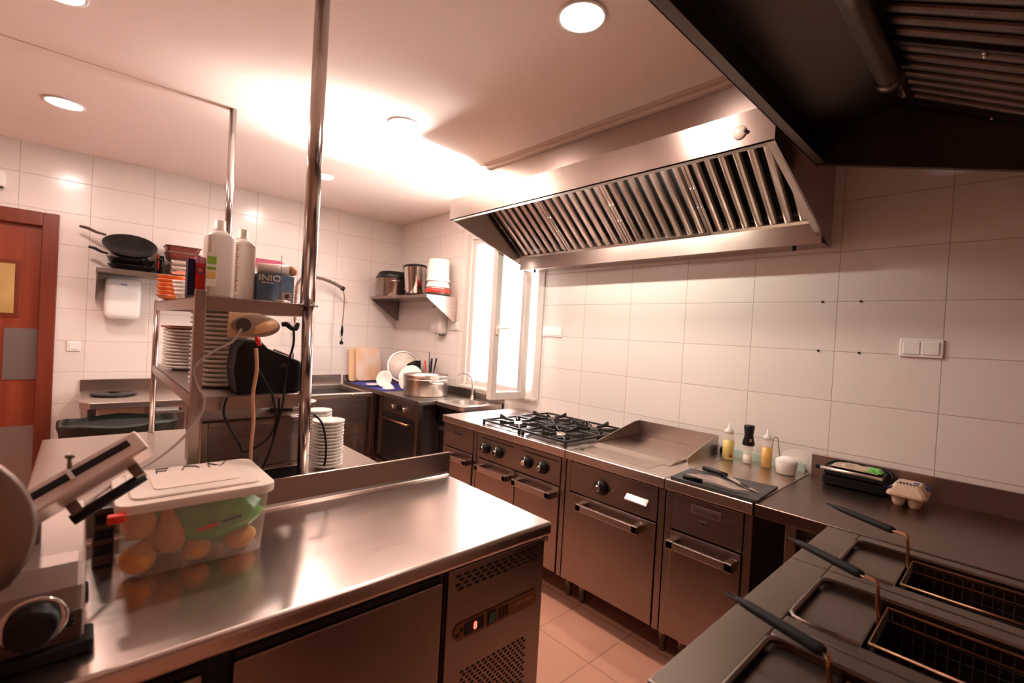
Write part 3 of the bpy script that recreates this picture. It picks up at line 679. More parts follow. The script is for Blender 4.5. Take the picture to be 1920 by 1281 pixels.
b1 = bottle('squeeze bottle of pale yellow oil, next to the griddle guard', 2.634, 1.056, 'oil1', .105)
part('sticker', MB().cbox((2.606, 1.030, T+.028), (.004, .014, .014), RZ(.75)), mat('maroon_sticker', (.30, .06, .04), .5), b1)
b2 = bottle('squeeze bottle of deep golden oil, between the pepper mill and the salt tub', 2.649, .865, 'oil2', .105, .152, .027)
g = thing('wire_loop', 'thin wire loop standing behind the golden oil bottle', 'utensil', (2.672, .845, T))
part('wire', MB().tube([(2.690, .862, T), (2.680, .852, T+.10), (2.672, .842, T+.155), (2.668, .832, T+.165), (2.668, .822, T+.155), (2.680, .818, T+.10), (2.690, .806, T)], .0022, 8, 4), 'steel', g)
gr = thing('pepper_mill', 'clear pepper mill with waisted black top, between the two oil bottles', 'grinder', (2.649, .958, T))
part('glass_body', MB().lathe([(.0005, 0), (.026, .001), (.026, .022), (.023, .028), (.023, .105)], (2.649, .958, T+.001), 28, cap1=False), mat('clear_acrylic', (.95, .85, .78), .08, Alpha=.28), gr)
part('salt', MB().lathe([(.022, .003), (.022, .045), (.0005, .045)], (2.649, .958, T+.001), 20), mat('coarse_salt', (.80, .70, .62), .8), gr)
part('grinder_top', MB().lathe([(.026, .098), (.027, .112), (.019, .150), (.024, .198), (.022, .205), (.0005, .205)], (2.649, .958, T), 28, sx=1.12, sy=1.12), 'black', gr)
part('badge', MB().cbox((2.628, .940, T+.128), (.003, .010, .014), RZ(.72)), mat('pinkish_badge', (.45, .22, .18), .4), gr, label='small round pinkish badge')
# salt tub
st = thing('salt_tub', 'clear plastic tub heaped with white salt, lid tipped open behind', 'tub', (2.609, .76, T))
part('tub', MB().lathe([(.0005, 0), (.044, .001), (.055, .078), (.058, .080), (.058, .083), (.053, .083)], (2.609, .76, T+.001), 32, cap1=False), 'bottlep', st)
part('salt', MB().lathe([(.042, .004), (.050, .066), (.040, .074), (.02, .086), (.0005, .088)], (2.609, .76, T+.001), 28), mat('white_salt', (.88, .80, .76), .85), st)
part('lid', MB().lathe([(.058, 0), (.058, .006), (.0005, .006)], (2.655, .735, T+.088), 28, RY(-.45)), 'bottlep', st)
solo('plastic_strip', 'pale green plastic strip lying against the wall behind the bottles', 'strip', MB().box(2.752, 2.760, .715, 1.125, T-.003, T+.040), mat('pale_green_plastic', (.52, .66, .58), .4), bevel=.001)
solo('pipe_valve', 'small black pipe valve by the wall beside the griddle guard', 'valve', MB().cyl((2.735, 1.105, T+.022), (2.735, 1.135, T+.022), .022).cyl((2.735, 1.12, T), (2.735, 1.12, T+.02), .012), 'black')
# chopping board with knife and two dark tools
M['cb'] = noise_mat('worn_black_board', (0.035, 0.034, 0.037), (0.06, 0.055, 0.055), (6, 6, 6), 0.5)
cb = thing('chopping_board', 'black chopping board with a worn pinkish middle, at the table edge', 'board', (2.13, .87, T))
part('board', MB().prism([(2.000, .678), (2.003, 1.052), (2.222, 1.064), (2.292, .694)], 'z', T+.0005, T+.0125), 'cb', cb, bevel=.002)
M['worn'] = noise_mat('worn_scored_middle', (0.50, 0.36, 0.29), (0.16, 0.12, 0.11), (22, 9, 10), 0.7, detail=8)
random.seed(3)
pts = []
for k in range(26):
    a = 2*PI*k/26; rr = 1+.16*math.sin(3*a+1)+.10*math.sin(7*a)+random.uniform(-.06, .06)
    pts.append((2.120+.056*rr*math.cos(a)+.07*0.2*math.sin(a), .895+.125*rr*math.sin(a)))
part('worn_middle', MB().prism(pts, 'z', T+.0125, T+.0131), 'worn', cb)
kn = thing('kitchen_knife', 'long kitchen knife with black handle across the board', 'knife', (2.18, .87, T+.02))
def blade(mb, p0, p1, w, th, tipshift=1.0):
    p0 = Vector(p0); p1 = Vector(p1); d = (p1-p0).normalized(); s = d.cross(Vector((0, 0, 1))).normalized()
    L_ = (p1-p0).length; a = [p0+s*w*.5, p0+d*L_*.72+s*w*.5, p1-s*w*.30*tipshift, p0-s*w*.5]
    return mb.rings([[q+Vector((0, 0, 0)) for q in a], [q+Vector((0, 0, th)) for q in a]], True, True, True, False)
part('blade', blade(MB(), (2.214, .893, T+.022), (2.085, .700, T+.017), .026, .0022), mat('polished_blade', (.75, .66, .60), .12, 1.0), kn)
part('handle', MB().tube([(2.236, 1.008, T+.024), (2.232, .98, T+.026), (2.222, .93, T+.026), (2.212, .888, T+.024)], [.010, .012, .0105, .011], 10, 0), 'black', kn)
part('bolster', MB().cbox((2.213, .893, T+.023), (.028, .014, .014), RZ(-.1)), 'black', kn, bevel=.002)
sp = thing('boning_knife', 'thin dark knife lying along the front edge of the black board', 'knife', (1.995, .86, T+.02))
part('handle', MB().tube([(2.022, 1.000, T+.021), (2.022, .975, T+.023), (2.024, .915, T+.021)], [.009, .011, .009], 10), 'black', sp)
part('blade', blade(MB(), (2.024, .915, T+.019), (2.020, .720, T+.0165), .018, .002), mat('dark_blade', (.05, .045, .045), .35, .8), sp)
# contact grill
cg = thing('contact_grill', 'black contact grill with a silver bar handle, against the table upstand', 'grill', (2.65, .48, T))
part('base', MB().box(2.590, 2.728, .365, .600, T+.004, T+.050), 'black', cg, bevel=.008, seg=3)
part('upper_plate', MB().prism([(2.584, T+.053), (2.728, T+.058), (2.722, T+.086), (2.596, T+.080)], 'y', .372, .594), 'black', cg, bevel=.005)
part('bar_handle', MB().cyl((2.574, .374, T+.080), (2.574, .606, T+.080), .0065), mat('satin_bar', (.85, .72, .64), .35, .7), cg)
part('handle_end', MB().box(2.567, 2.592, .606, .626, T+.070, T+.090), 'black', cg, bevel=.004)
part('cable', MB().tube([(2.66, .600, T+.03), (2.68, .61, T+.07), (2.715, .56, T+.098), (2.727, .46, T+.095), (2.722, .375, T+.09), (2.69, .352, T+.06), (2.70, .36, T+.02)], .0045, 8, 5), 'black', cg)
pk = thing('food_packet', 'crumpled beige and green packet lying on the black contact grill', 'packet', (2.66, .48, T+.085))
def crumple(x0, x1, y0, y1, z0, h, nx, ny, seed, amp=.006):
    rnd = random.Random(seed); mb = MB(); top = []; 
    for i in range(nx+1):
        r_ = []
        for j in range(ny+1):
            u = i/nx; v = j/ny; e = min(u, 1-u, v, 1-v)*4; z = z0+h*min(1, e)**.5+rnd.uniform(-amp, amp)*min(1, e*2)
            r_.append(Vector((x0+(x1-x0)*u+rnd.uniform(-.3, .3)*amp, y0+(y1-y0)*v+rnd.uniform(-.3, .3)*amp, z)))
        top.append(r_)
    vs = [p for r_ in top for p in r_]; n = ny+1
    fs = [(i*n+j, i*n+j+1, (i+1)*n+j+1, (i+1)*n+j) for i in range(nx) for j in range(ny)]
    return mb.add(vs, fs)
part('wrap', crumple(2.612, 2.715, .395, .575, T+.088, .012, 6, 10, 4, .004), mat('beige_wrap', (.45, .33, .24), .5), pk, solid=.002)
part('green_end', crumple(2.615, 2.69, .385, .445, T+.092, .012, 5, 5, 9, .005), 'green', pk, solid=.002, label='bright green end of the packet')
# egg carton
ec = thing('egg_carton', 'beige pulp egg carton with dark print, beside the contact grill', 'carton', (2.60, .285, T))
M['pulp'] = noise_mat('egg_carton_pulp', (0.52, 0.36, 0.25), (0.64, 0.46, 0.33), (60, 60, 60), 0.9, 0, 0.4)
m = MB()
for ix in range(3):
    for iy in range(2):
        m.lathe([(.014, 0), (.020, .012), (.027, .046)], (2.525+.050*ix, .258+.052*iy, T), 14)
part('cup_base', m, 'pulp', ec)
rim = lambda z, e, c=.012: [Vector(p) for p in ((2.494-e+c, .226-e, z), (2.655+e-c, .226-e, z), (2.655+e, .226-e+c, z), (2.655+e, .343+e-c, z), (2.655+e-c, .343+e, z), (2.494-e+c, .343+e, z), (2.494-e, .343+e-c, z), (2.494-e, .226-e+c, z))]
part('lid', MB().rings([rim(T+.042, .006), rim(T+.052, .006), rim(T+.068, -.003), rim(T+.090, -.020, .008)], True, True, True, False), 'pulp', ec, bevel=.003)
ink = mat('dark_print', (.05, .035, .04), .8); blu = mat('blue_print', (.05, .08, .34), .8)
m = MB()
for k in range(6):
    yk = .254+k*.011; m.cbox((2.545, yk, T+.0905), (.046, .0035, .001), RZ(.22)); m.cbox((2.545, yk+.005, T+.0905), (.040, .0025, .001), RZ(-.30))
part('print', m, ink, ec)
part('blue_stamp', MB().lathe([(.014, 0), (.014, .0006)], (2.590, .262, T+.0902), 16, sx=1, sy=.8), blu, ec)
part('blue_stamp', MB().lathe([(.012, 0), (.012, .0008)], (2.512, .340, T+.0735), 16, RX(-.75), sx=1.3, sy=.8), blu, ec)
part('blue_stripe', MB().cbox((2.62, .2285, T+.075), (.050, .016, .0015), RX(.80)), blu, ec)
# wall sockets and small wall marks on the window wall
def socket_plate(label, y0, y1, z0, z1, n, mt='white'):
    t = thing('wall_switch', label, 'switch', (XW, (y0+y1)/2, (z0+z1)/2))
    part('plate', MB().box(XW-.010, XW, y0, y1, z0, z1), mt, t, bevel=.004, seg=3)
    w_ = (y1-y0-.02)/n
    for k in range(n): part('rocker', MB().box(XW-.014, XW-.008, y0+.010+k*w_+.003, y0+.010+(k+1)*w_-.003, z0+.012, z1-.012), mt, t, bevel=.003)
    return t
socket_plate('double white light switch on the tiles above the work table', .222, .372, 1.505, 1.588, 2)
socket_plate('triple white switch plate on the tiles next to the window', 2.430, 2.640, 1.508, 1.582, 3)
socket_plate('faint white socket on the tiles below the corner shelf bracket', 3.80, 3.93, 1.52, 1.60, 2)
for k, (y, z) in enumerate(((.690, 1.761), (.530, 1.7605), (.695, 1.511), (.524, 1.511))):
    solo('screw_plug', 'one of four tiny dark wall plugs in the tile joints above the work table', 'plug', MB().lathe([(.0055, 0), (.0055, .004), (.002, .005)], (0, 0, 0), 10, RY(-PI/2)), 'blackm', (XW, y, z), group='dark wall plugs')
# ================================================================== on the refrigerated counter: tub and slicer
tb = thing('food_container', 'milky plastic food container with lid and red clip on the fridge counter', 'container', (.25, 1.56, CZ))
M['tubfilm'] = mat('milky_tub', (0.90, 0.80, 0.72), 0.30, Alpha=0.26)
m = MB().rbox(.082, .412, 1.425, 1.715, CZ+.001, CZ+.172, .030, 6, .012, True, False)
part('tub', m, 'tubfilm', tb)
m = MB().rbox(.070, .424, 1.413, 1.727, CZ+.168, CZ+.192, .036, 6, 0.0)
m.rbox(.100, .394, 1.443, 1.697, CZ+.1915, CZ+.198, .03, 6)
part('lid', m, 'lid', tb, bevel=.006, seg=3)
part('lid_panel', MB().rbox(.150, .350, 1.490, 1.650, CZ+.198, CZ+.2005, .02, 6), mat('lid_centre', (.90, .76, .64), .5), tb)
part('clip', MB().box(.056, .090, 1.400, 1.424, CZ+.158, CZ+.178), 'red', tb, bevel=.004, label='red corner clip')
m = MB(); zl = CZ+.2000
def strokes(mb, pts_, w=.0018, z=zl):
    for a, b_ in zip(pts_[:-1], pts_[1:]): mb.tube([(a[0], a[1], z), (b_[0], b_[1], z)], w, 6)
strokes(m, [(.168, 1.635), (.172, 1.688), (.200, 1.686)]); strokes(m, [(.194, 1.662), (.171, 1.664)])
strokes(m, [(.228, 1.640), (.240, 1.688), (.268, 1.672), (.272, 1.645)])
strokes(m, [(.296, 1.636), (.300, 1.688), (.326, 1.640), (.348, 1.692)])
part('marker_writing', m, mat('marker_ink', (.10, .06, .07), .7), tb)
M['potato'] = noise_mat('potato_skin', (0.66, 0.28, 0.07), (0.78, 0.40, 0.13), (25, 25, 25), 0.7)
pot = [((.120, 1.470, CZ+.128), .036, (1.0, .85, 1.15), 'round potato high at the corner of the container by the red clip'),
       ((.120, 1.462, CZ+.042), .040, (1.0, .85, .95), 'round potato at the bottom corner of the container under the red clip'),
       ((.242, 1.460, CZ+.036), .033, (1.05, .8, .9), 'small potato at the bottom middle of the container'),
       ((.345, 1.470, CZ+.038), .036, (1.2, .9, .85), 'reddish potato under the green bag in the container'),
       ((.180, 1.560, CZ+.045), .042, (1.1, 1, .9), 'potato lying behind the others in the container'),
       ((.290, 1.600, CZ+.045), .042, (1.1, 1, .9), 'potato at the back under the green bag in the container')]
for k, (c, r_, sc, lb) in enumerate(pot):
    solo('potato', lb, 'potato', MB().sphere((0, 0, 0), r_, 18, 12, sc, None, .05, k+2), 'potato', c, group='potatoes in the container')
m = MB(); pr_ = [(.0005, -.062), (.022, -.056), (.034, -.034), (.034, -.012), (.024, .014), (.015, .036), (.014, .052), (.009, .060), (.0005, .062)]
solo('potato', 'long pear-shaped potato standing upright in the container', 'potato', m.lathe(pr_, (0, 0, 0), 18, RY(-.12)), 'potato', (.182, 1.466, CZ+.102), group='potatoes in the container')
m = MB(); rnd = random.Random(5); rs = []
for k in range(11):
    th = PI*k/10; ring = []
    for i in range(20):
        a = 2*PI*i/20; q = 1+rnd.uniform(-.10, .10)+.10*math.sin(3*a+k*.8)
        rx, ry, rz = .128, .064, .072
        x = rx*math.sin(th)*math.cos(a)*q; y = ry*math.sin(th)*math.sin(a)*q; z = -rz*math.cos(th)+rnd.uniform(-.004, .004)
        if z < 0: x = x*(1+z*6)+.0
        ring.append(Vector((x+1e-4*math.cos(a), y+1e-4*math.sin(a), z)))
    rs.append(ring)
gb = solo('green_bag', 'crumpled green plastic bag inside the milky container', 'bag', m.rings(rs), 'green', (.285, 1.500, CZ+.098), bevel=0)
m = MB().cbox((.262, 1.4335, CZ+.096), (.050, .002, .010), RY(-.15)); part('red_stripe', m, 'red', gb)
m = MB().cbox((.318, 1.4335, CZ+.106), (.046, .002, .006), RY(-.20)); part('dark_stripe', m, mat('dark_print2', (.02, .06, .05), .6), gb)
# meat slicer (its left half runs out of the frame)
sl = thing('meat_slicer', 'aluminium meat slicer with black knob and slotted pusher arm, at the left edge', 'slicer', (-.12, 1.32, CZ))
M['cast'] = noise_mat('cast_aluminium', (0.30, 0.23, 0.20), (0.36, 0.28, 0.25), (6, 6, 6), 0.48, 0.85, 0.05, 0.55)
M['castd'] = mat('dark_housing', (0.10, 0.075, 0.065), 0.35, 0.6)
part('base', MB().prism([(1.190, CZ+.010), (1.190, CZ+.062), (1.215, CZ+.118), (1.255, CZ+.150), (1.38, CZ+.175), (1.46, CZ+.175), (1.46, CZ+.010)], 'x', -.44, .021), 'cast', sl, bevel=.012, seg=3)
part('front_plate', MB().box(-.42, .018, 1.184, 1.192, CZ+.020, CZ+.085), 'castd', sl, bevel=.006)
part('tray', MB().prism([(1.250, CZ+.135), (1.250, CZ+.142), (1.45, CZ+.215), (1.45, CZ+.205)], 'x', -.34, .017), 'cast', sl, bevel=.002)
part('foot_pad', MB().box(-.43, .036, 1.172, 1.24, CZ+.0005, CZ+.026), 'blackm', sl, bevel=.006)
part('foot_pad', MB().box(-.43, .030, 1.40, 1.46, CZ+.0005, CZ+.018), 'blackm', sl, bevel=.006)
k = part('thickness_knob', MB().lathe([(.043, 0), (.043, .006), (.036, .010), (.036, .034), (.030, .040), (.0005, .040)], (-.048, 1.184, CZ+.082), 28, RX(PI/2)), 'black', sl)
part('knob_rim', MB().lathe([(.046, 0), (.047, .008), (.043, .009)], (-.048, 1.184, CZ+.082), 28, RX(PI/2)), 'chrome', k)
part('power_button', MB().lathe([(.009, 0), (.008, .006), (.0005, .007)], (.000, 1.184, CZ+.066), 16, RX(PI/2)), 'black', sl)
# blade guard disc, seen obliquely
part('blade_guard', MB().lathe([(.162, -.008), (.168, 0), (.162, .008), (.130, .014), (.05, .018), (.0005, .018)], (-.212, 1.270, CZ+.240), 48, RZ(-.25) @ RX(PI/2)), 'cast', sl, label='round dull metal blade guard')
part('guard_hub', MB().lathe([(.03, .016), (.03, .03), (.022, .034), (.0005, .034)], (-.212, 1.270, CZ+.240), 28, RZ(-.25) @ RX(PI/2)), 'castd', sl)
# pusher arm
au = Vector((.173, .02, .104)).normalized(); side = Vector((0, 0, 1)).cross(au).normalized(); side = Matrix.Rotation(.62, 3, au) @ side; upv = au.cross(side)
RA = Matrix(((au.x, side.x, upv.x), (au.y, side.y, upv.y), (au.z, side.z, upv.z)))
ac = Vector((.012, 1.315, CZ+.300))
arm = part('pusher_arm', MB().cbox(ac, (.235, .060, .042), RA), mat('white_metal_arm', (.78, .66, .60), .35, .3), sl, bevel=.005, seg=3)
def onarm(mb, u, v, w_, su, sv, sw): return mb.cbox(ac+au*u+side*v+upv*w_, (su, sv, sw), RA)
part('slot', onarm(MB(), 0, .006, .0215, .190, .018, .004), 'black', arm, bevel=.0015)
part('slot_bridge', onarm(MB(), -.012, .006, .024, .008, .030, .004), 'white', arm, bevel=.001)
m = MB(); p = ac+au*-.008+side*.024+upv*.018; m.cyl(p, p+Vector((0, 0, .026)), .004); m.cyl(p+Vector((0, 0, .024)), p+Vector((0, 0, .032)), .008)
part('lock_screw', m, 'steel_dark', arm)
m = MB(); h0 = ac+au*-.055-side*.058-upv*.026; h1 = ac+au*.080-side*.058-upv*.026
m.tube([h0, h1], .0115, 14); part('grip_bar', m, 'black', arm)
part('grip_bracket', onarm(MB(), -.04, -.042, -.020, .020, .034, .016), 'steel_dark', arm, bevel=.003); part('grip_bracket', onarm(MB(), .074, -.042, -.018, .020, .040, .022), 'steel_dark', arm, bevel=.003)
part('arm_post', MB().cyl((-.06, 1.34, CZ+.17), (-.06, 1.335, CZ+.275), .012), 'cast', sl)
# dark crate standing between slicer and container
cr = thing('slotted_block', 'small dark slotted steel block between the slicer and the container', 'block', (.05, 1.60, CZ))
part('block', MB().box(.036, .078, 1.56, 1.66, CZ+.001, CZ+.150), 'castd', cr, bevel=.004)
for k in range(3): part('slot', MB().box(.040, .074, 1.557, 1.561, CZ+.03+k*.04, CZ+.055+k*.04), 'shadow', cr)
# ================================================================== the rack and what stands on it
SZ = 1.575; MZ = 1.231
M['jug'] = mat('milky_jug', (0.92, 0.84, 0.76), 0.38)
def jug(name_label, x0, x1, y0, y1, h, capx):
    t = thing('plastic_jug', name_label, 'jug', ((x0+x1)/2, (y0+y1)/2, SZ), group='white plastic jugs')
    cx, cy = (x0+x1)/2, (y0+y1)/2
    rs = []
    def rr(z, s, r_):
        ring = []; ax0, ax1, ay0, ay1 = cx-(cx-x0)*s, cx+(x1-cx)*s, cy-(cy-y0)*s, cy+(y1-cy)*s
        for qx, qy, a0 in ((ax1-r_, ay1-r_, 0), (ax0+r_, ay1-r_, PI/2), (ax0+r_, ay0+r_, PI), (ax1-r_, ay0+r_, 1.5*PI)):
            for k_ in range(6): a = a0+PI/2*k_/5; ring.append(Vector((qx+r_*math.cos(a), qy+r_*math.sin(a), SZ+z)))
        return ring
    for z, s, r_ in ((.001, .9, .012), (.008, 1, .014), (h*.76, 1, .014), (h*.80, .93, .02), (h*.845, .62, .022), (h*.86, .50, .018)): rs.append(rr(z, s, r_))
    part('body', MB().rings(rs), 'jug', t)
    part('cap', MB().lathe([(.021, h*.855), (.021, h*.875), (.018, h*.88), (.017, h), (.0005, h)], (cx, cy, SZ), 22), mat('ivory_cap', (.88, .78, .66), .4), t)
    return t
j1 = jug('white plastic jug with green and yellow label beside the square post', .305, .388, 1.885, 1.985, .272, 0)
lb1 = part('label', MB().box(.3035, .333, 1.8835, 1.8855, SZ+.035, SZ+.150), mat('label_paper', (.85, .78, .66), .6), j1)
part('green_band', MB().box(.3055, .3315, 1.8825, 1.8835, SZ+.112, SZ+.138), mat('label_green', (.30, .50, .05), .6), lb1)
part('green_band', MB().box(.3055, .3315, 1.8825, 1.8835, SZ+.092, SZ+.102), mat('label_green2', (.24, .42, .04), .6), lb1)
part('yellow_band', MB().box(.3055, .3315, 1.8825, 1.8835, SZ+.062, SZ+.086), mat('label_yellow', (.80, .50, .16), .6), lb1)
j2 = jug('white plastic jug with a narrow upright label, right-hand one beside the picture box', .405, .481, 1.990, 2.090, .272, 0)
lb2 = part('label', MB().box(.409, .427, 1.9878, 1.9895, SZ+.02, SZ+.215), mat('label_paper2', (.82, .70, .60), .6), j2)
m = MB(); rnd = random.Random(8)
for k in range(26): m.box(.412, .412+rnd.uniform(.003, .008), 1.9868, 1.9878, SZ+.03+k*.0068, SZ+.034+k*.0068)
part('upright_writing', m, mat('brown_print', (.30, .12, .08), .7), lb2)
# blue and red box
bx = thing('detergent_box', 'small carton with dark blue side and red front behind the square post', 'box', (.29, 1.96, SZ))
part('carton', MB().box(.279, .3035, 1.915, 1.975, SZ+.020, SZ+.132), 'red', bx)
part('side_print', MB().box(.2575, .2785, 1.93, 1.975, SZ+.001, SZ+.125), mat('dark_blue_print', (.015, .02, .11), .5), bx, label='dark blue side panel')
part('top_flap', MB().box(.2785, .3035, 1.914, 1.976, SZ+.112, SZ+.134), mat('pink_flap', (.80, .32, .48), .5), bx, label='pink top flap')
part('roundel', MB().lathe([(.0115, 0), (.0115, .001)], (.291, 1.915, SZ+.088), 24, RX(PI/2)), mat('roundel_blue', (.16, .12, .35), .5), bx)
part('roundel_centre', MB().lathe([(.0075, 0), (.0075, .0022)], (.291, 1.915, SZ+.088), 24, RX(PI/2)), mat('roundel_orange', (.95, .18, .04), .5), bx)
# picture carton with foil roll and pink sheet on top
px = thing('picture_carton', 'blue carton with pale letters and a photo, on the top tier of the rack', 'box', (.56, 2.03, SZ))
M['bluephoto'] = noise_mat('blue_photo_print', (0.03, 0.10, 0.20), (0.22, 0.30, 0.38), (7, 7, 7), 0.35)
part('carton', MB().box(.487, .620, 1.985, 2.19, SZ+.001, SZ+.110), 'bluephoto', px)
text_part('carton_letters', 'INIO', .034, 'cream', px, (.530, 1.984, SZ+.094), (PI/2, 0, 0), .0004, 1.15, .0006)
part('small_print', MB().box(.500, .545, 1.9835, 1.985, SZ+.074, SZ+.078), 'cream', px)
part('photo', MB().box(.575, .612, 1.983, 1.985, SZ+.012, SZ+.045), mat('photo_patch', (.42, .30, .26), .5), px)
part('photo_spot', MB().lathe([(.009, 0), (.009, .0015)], (.595, 1.983, SZ+.03), 12, RX(PI/2)), 'castd', px)
rl = thing('foil_roll', 'whitish wrapping roll with orange end lying on the picture carton', 'roll', (.56, 2.05, SZ+.135))
part('roll', MB().tube([(.495, 2.03, SZ+.132), (.612, 2.02, SZ+.136)], .022, 24), mat('whitish_film', (.70, .58, .50), .35), rl)
part('roll_end', MB().tube([(.606, 2.02, SZ+.135), (.616, 2.02, SZ+.136), (.626, 2.02, SZ+.128), (.630, 2.02, SZ+.118)], [.023, .022, .019, .010], 20), mat('orange_tube', (.55, .22, .10), .5), rl)
solo('pink_folder', 'bright pink sheet lying over the wrapping roll', 'folder', MB().prism([(.475, SZ+.134), (.475, SZ+.174), (.590, SZ+.174), (.602, SZ+.162)], 'y', 2.055, 2.058), mat('pink_card', (.85, .22, .40), .5))
sk = thing('bill_spike', 'thin upright steel spike on a small round base, front of the top tier', 'spike', (.555, 1.90, SZ))
part('base', MB().lathe([(.030, 0), (.030, .004), (.010, .009), (.0005, .009)], (.552, 1.900, SZ+.001), 24), mat('pinkish_metal', (.62, .42, .36), .3, .8), sk)
part('spike', MB().cyl((.545, 1.900, SZ+.006), (.545, 1.900, SZ+.178), .0016, n=8), 'steel_dark', sk)
# bowls and cups, copied one by one
proto = part('stack_bowl', MB().lathe([(.030, 0), (.034, .004), (.058, .016), (.072, .028), (.073, .031), (.068, .028), (.052, .014), (.0005, .007)], (0, 0, 0), 28), 'orange')
tag(proto, 'orange ceramic bowl in the stack at the far left end of the top tier', 'bowl', 'orange bowls in one stack'); proto.location = (.335, 2.95, SZ+.001)
for k in range(1, 6): dup(proto, (.335+.003*(k % 2), 2.95, SZ+.001+k*.0195))
proto = part('stack_cup', MB().lathe([(.020, 0), (.024, .004), (.033, .024), (.036, .034), (.033, .033), (.024, .010), (.0005, .006)], (0, 0, 0), 24), 'porc')
tag(proto, 'small white cup in the tilted stack next to the orange bowls', 'cup', 'white cups in one stack'); proto.location = (.330, 2.56, SZ+.001)
for k in range(1, 4): dup(proto, (.330-.003*k, 2.56, SZ+.001+k*.017))
solo('spice_bottle', 'narrow dark brown bottle between the white cups and the blue carton', 'bottle', MB().lathe([(.016, 0), (.017, .004), (.017, .10), (.010, .118), (.010, .137), (.0005, .138)], (0, 0, 0), 20), mat('brown_glass', (.12, .05, .03), .2), (.312, 2.26, SZ+.001))
pl_prof = lambda r_: [(.0005, .004), (r_*.55, .003), (r_*.58, .0), (r_*.62, .003), (r_*.97, .014), (r_, .0165), (r_, .0215), (r_*.975, .0225), (r_*.62, .0075), (r_*.0005/r_, .007)]
def plate_stack(label, group, x, y, z, r_, n, pitch, m_='porc', jit=.0015, sd=1):
    pr_ = MB().lathe(pl_prof(r_), (0, 0, 0), 40)
    o = part('dinner_plate' if r_ > .1 else 'saucer', pr_, m_); tag(o, label, 'plate', group); o.location = (x, y, z+.001)
    rnd = random.Random(sd)
    for k in range(1, n): dup(o, (x+rnd.uniform(-jit, jit), y+rnd.uniform(-jit, jit), z+.001+k*pitch))
    return o
plate_stack('white plate in the tall stack just behind the square rack post', 'plates in the tall middle-tier stack', .426, 2.16, MZ, .120, 17, .0178, sd=1)
plate_stack('white plate in the stack behind the black box on the middle tier', 'plates behind the black box', .500, 2.47, MZ, .118, 14, .0178, sd=2)
plate_stack('white plate in the stack at the far left of the middle tier', 'plates in the far left stack', .405, 2.90, MZ, .108, 12, .0165, sd=3)
solo('dinner_plate', 'brown-rimmed plate lying on top of the far left stack of the middle tier', 'plate', MB().lathe(pl_prof(.112), (0, 0, 0), 40), mat('brown_glaze', (.42, .20, .14), .3), (.398, 2.90, MZ+.001+12*.0165))
plate_stack('small white plate in the nearer stack on the island table beside the tube', 'small plates in the nearer table stack', .840, 2.12, CZ, .070, 14, .0150, sd=4)
plate_stack('small white plate in the farther stack on the island table behind the tube', 'small plates in the farther table stack', .885, 2.36, CZ, .062, 14, .0155, sd=5)
# black box on the middle tier
bb = thing('receipt_printer', 'matt black sloping box on the middle tier of the rack', 'printer', (.53, 1.96, MZ))
part('housing', MB().prism([(.418, MZ+.001), (.640, MZ+.001), (.636, MZ+.115), (.630, MZ+.122), (.515, MZ+.168), (.490, MZ+.196), (.435, MZ+.194), (.412, MZ+.165), (.405, MZ+.09)], 'y', 1.905, 2.03), 'black', bb, bevel=.006, seg=3)
part('paper_slot', MB().cbox((.575, 1.93, MZ+.149), (.075, .006, .006), RY(.38)), mat('paper_edge', (.55, .36, .30), .6), bb)
part('front_label', MB().box(.560, .590, 1.9035, 1.905, MZ+.098, MZ+.112), 'castd', bb)
# power sockets under the top tier with plugs and cables
ps = thing('power_socket_box', 'beige double socket plate hanging under the front lip of the top tier', 'socket', (.45, 1.84, 1.48))
part('back_plate', MB().box(.368, .470, 1.846, 1.8545, 1.440, 1.526), 'pine', ps, bevel=.003)
part('oval_plate', MB().lathe([(.040, 0), (.040, .010), (.034, .014), (.0005, .014)], (.455, 1.848, 1.482), 36, RX(PI/2), sx=1.95), mat('grey_beige_plastic', (.36, .25, .18), .4), ps, label='grey oval socket cover')
part('socket_well', MB().lathe([(.024, 0), (.024, .004)], (.412, 1.834, 1.484), 28, RX(PI/2)), 'castd', ps)
plg = solo('power_plug', 'thick orange-beige plug pushed into the oval socket plate', 'plug', MB().tube([(.510, 1.826, 1.492), (.478, 1.812, 1.480), (.450, 1.808, 1.468), (.444, 1.808, 1.456)], [.017, .020, .014, .007], 16, 4), mat('orange_beige', (.72, .40, .20), .45))
plb = solo('power_plug', 'black plug with its cable at the right end of the oval socket plate', 'plug', MB().tube([(.535, 1.830, 1.492), (.552, 1.826, 1.494), (.566, 1.826, 1.482), (.584, 1.828, 1.480), (.594, 1.832, 1.500)], [.008, .010, .008, .010, .007], 12, 3), 'black')
solo('red_plug', 'small bright red plug hanging below the sockets', 'plug', MB().tube([(.447, 1.802, 1.446), (.452, 1.798, 1.432), (.458, 1.798, 1.414)], [.006, .010, .006], 12, 4), 'red')
def cable(label, pts_, r_, m_): return solo('power_cable', label, 'cable', MB().tube(pts_, r_, 8, 8), m_)
cable('beige cable hanging straight down from the socket plate to the counter', [(.447, 1.800, 1.405), (.452, 1.797, 1.33), (.444, 1.797, 1.24), (.450, 1.797, 1.15), (.446, 1.797, 1.05), (.450, 1.797, .965), (.452, 1.790, .957)], .0062, mat('beige_cable', (.66, .36, .20), .5))
cable('grey cable looping round the square post down to the slicer', [(.405, 1.826, 1.47), (.378, 1.822, 1.425), (.330, 1.815, 1.395), (.290, 1.812, 1.362), (.270, 1.815, 1.325), (.285, 1.812, 1.27), (.302, 1.808, 1.235), (.290, 1.80, 1.175), (.235, 1.78, 1.105), (.165, 1.74, 1.06), (.08, 1.66, 1.035), (.0, 1.50, 1.02)], .0042, mat('grey_cable', (.42, .32, .28), .5))
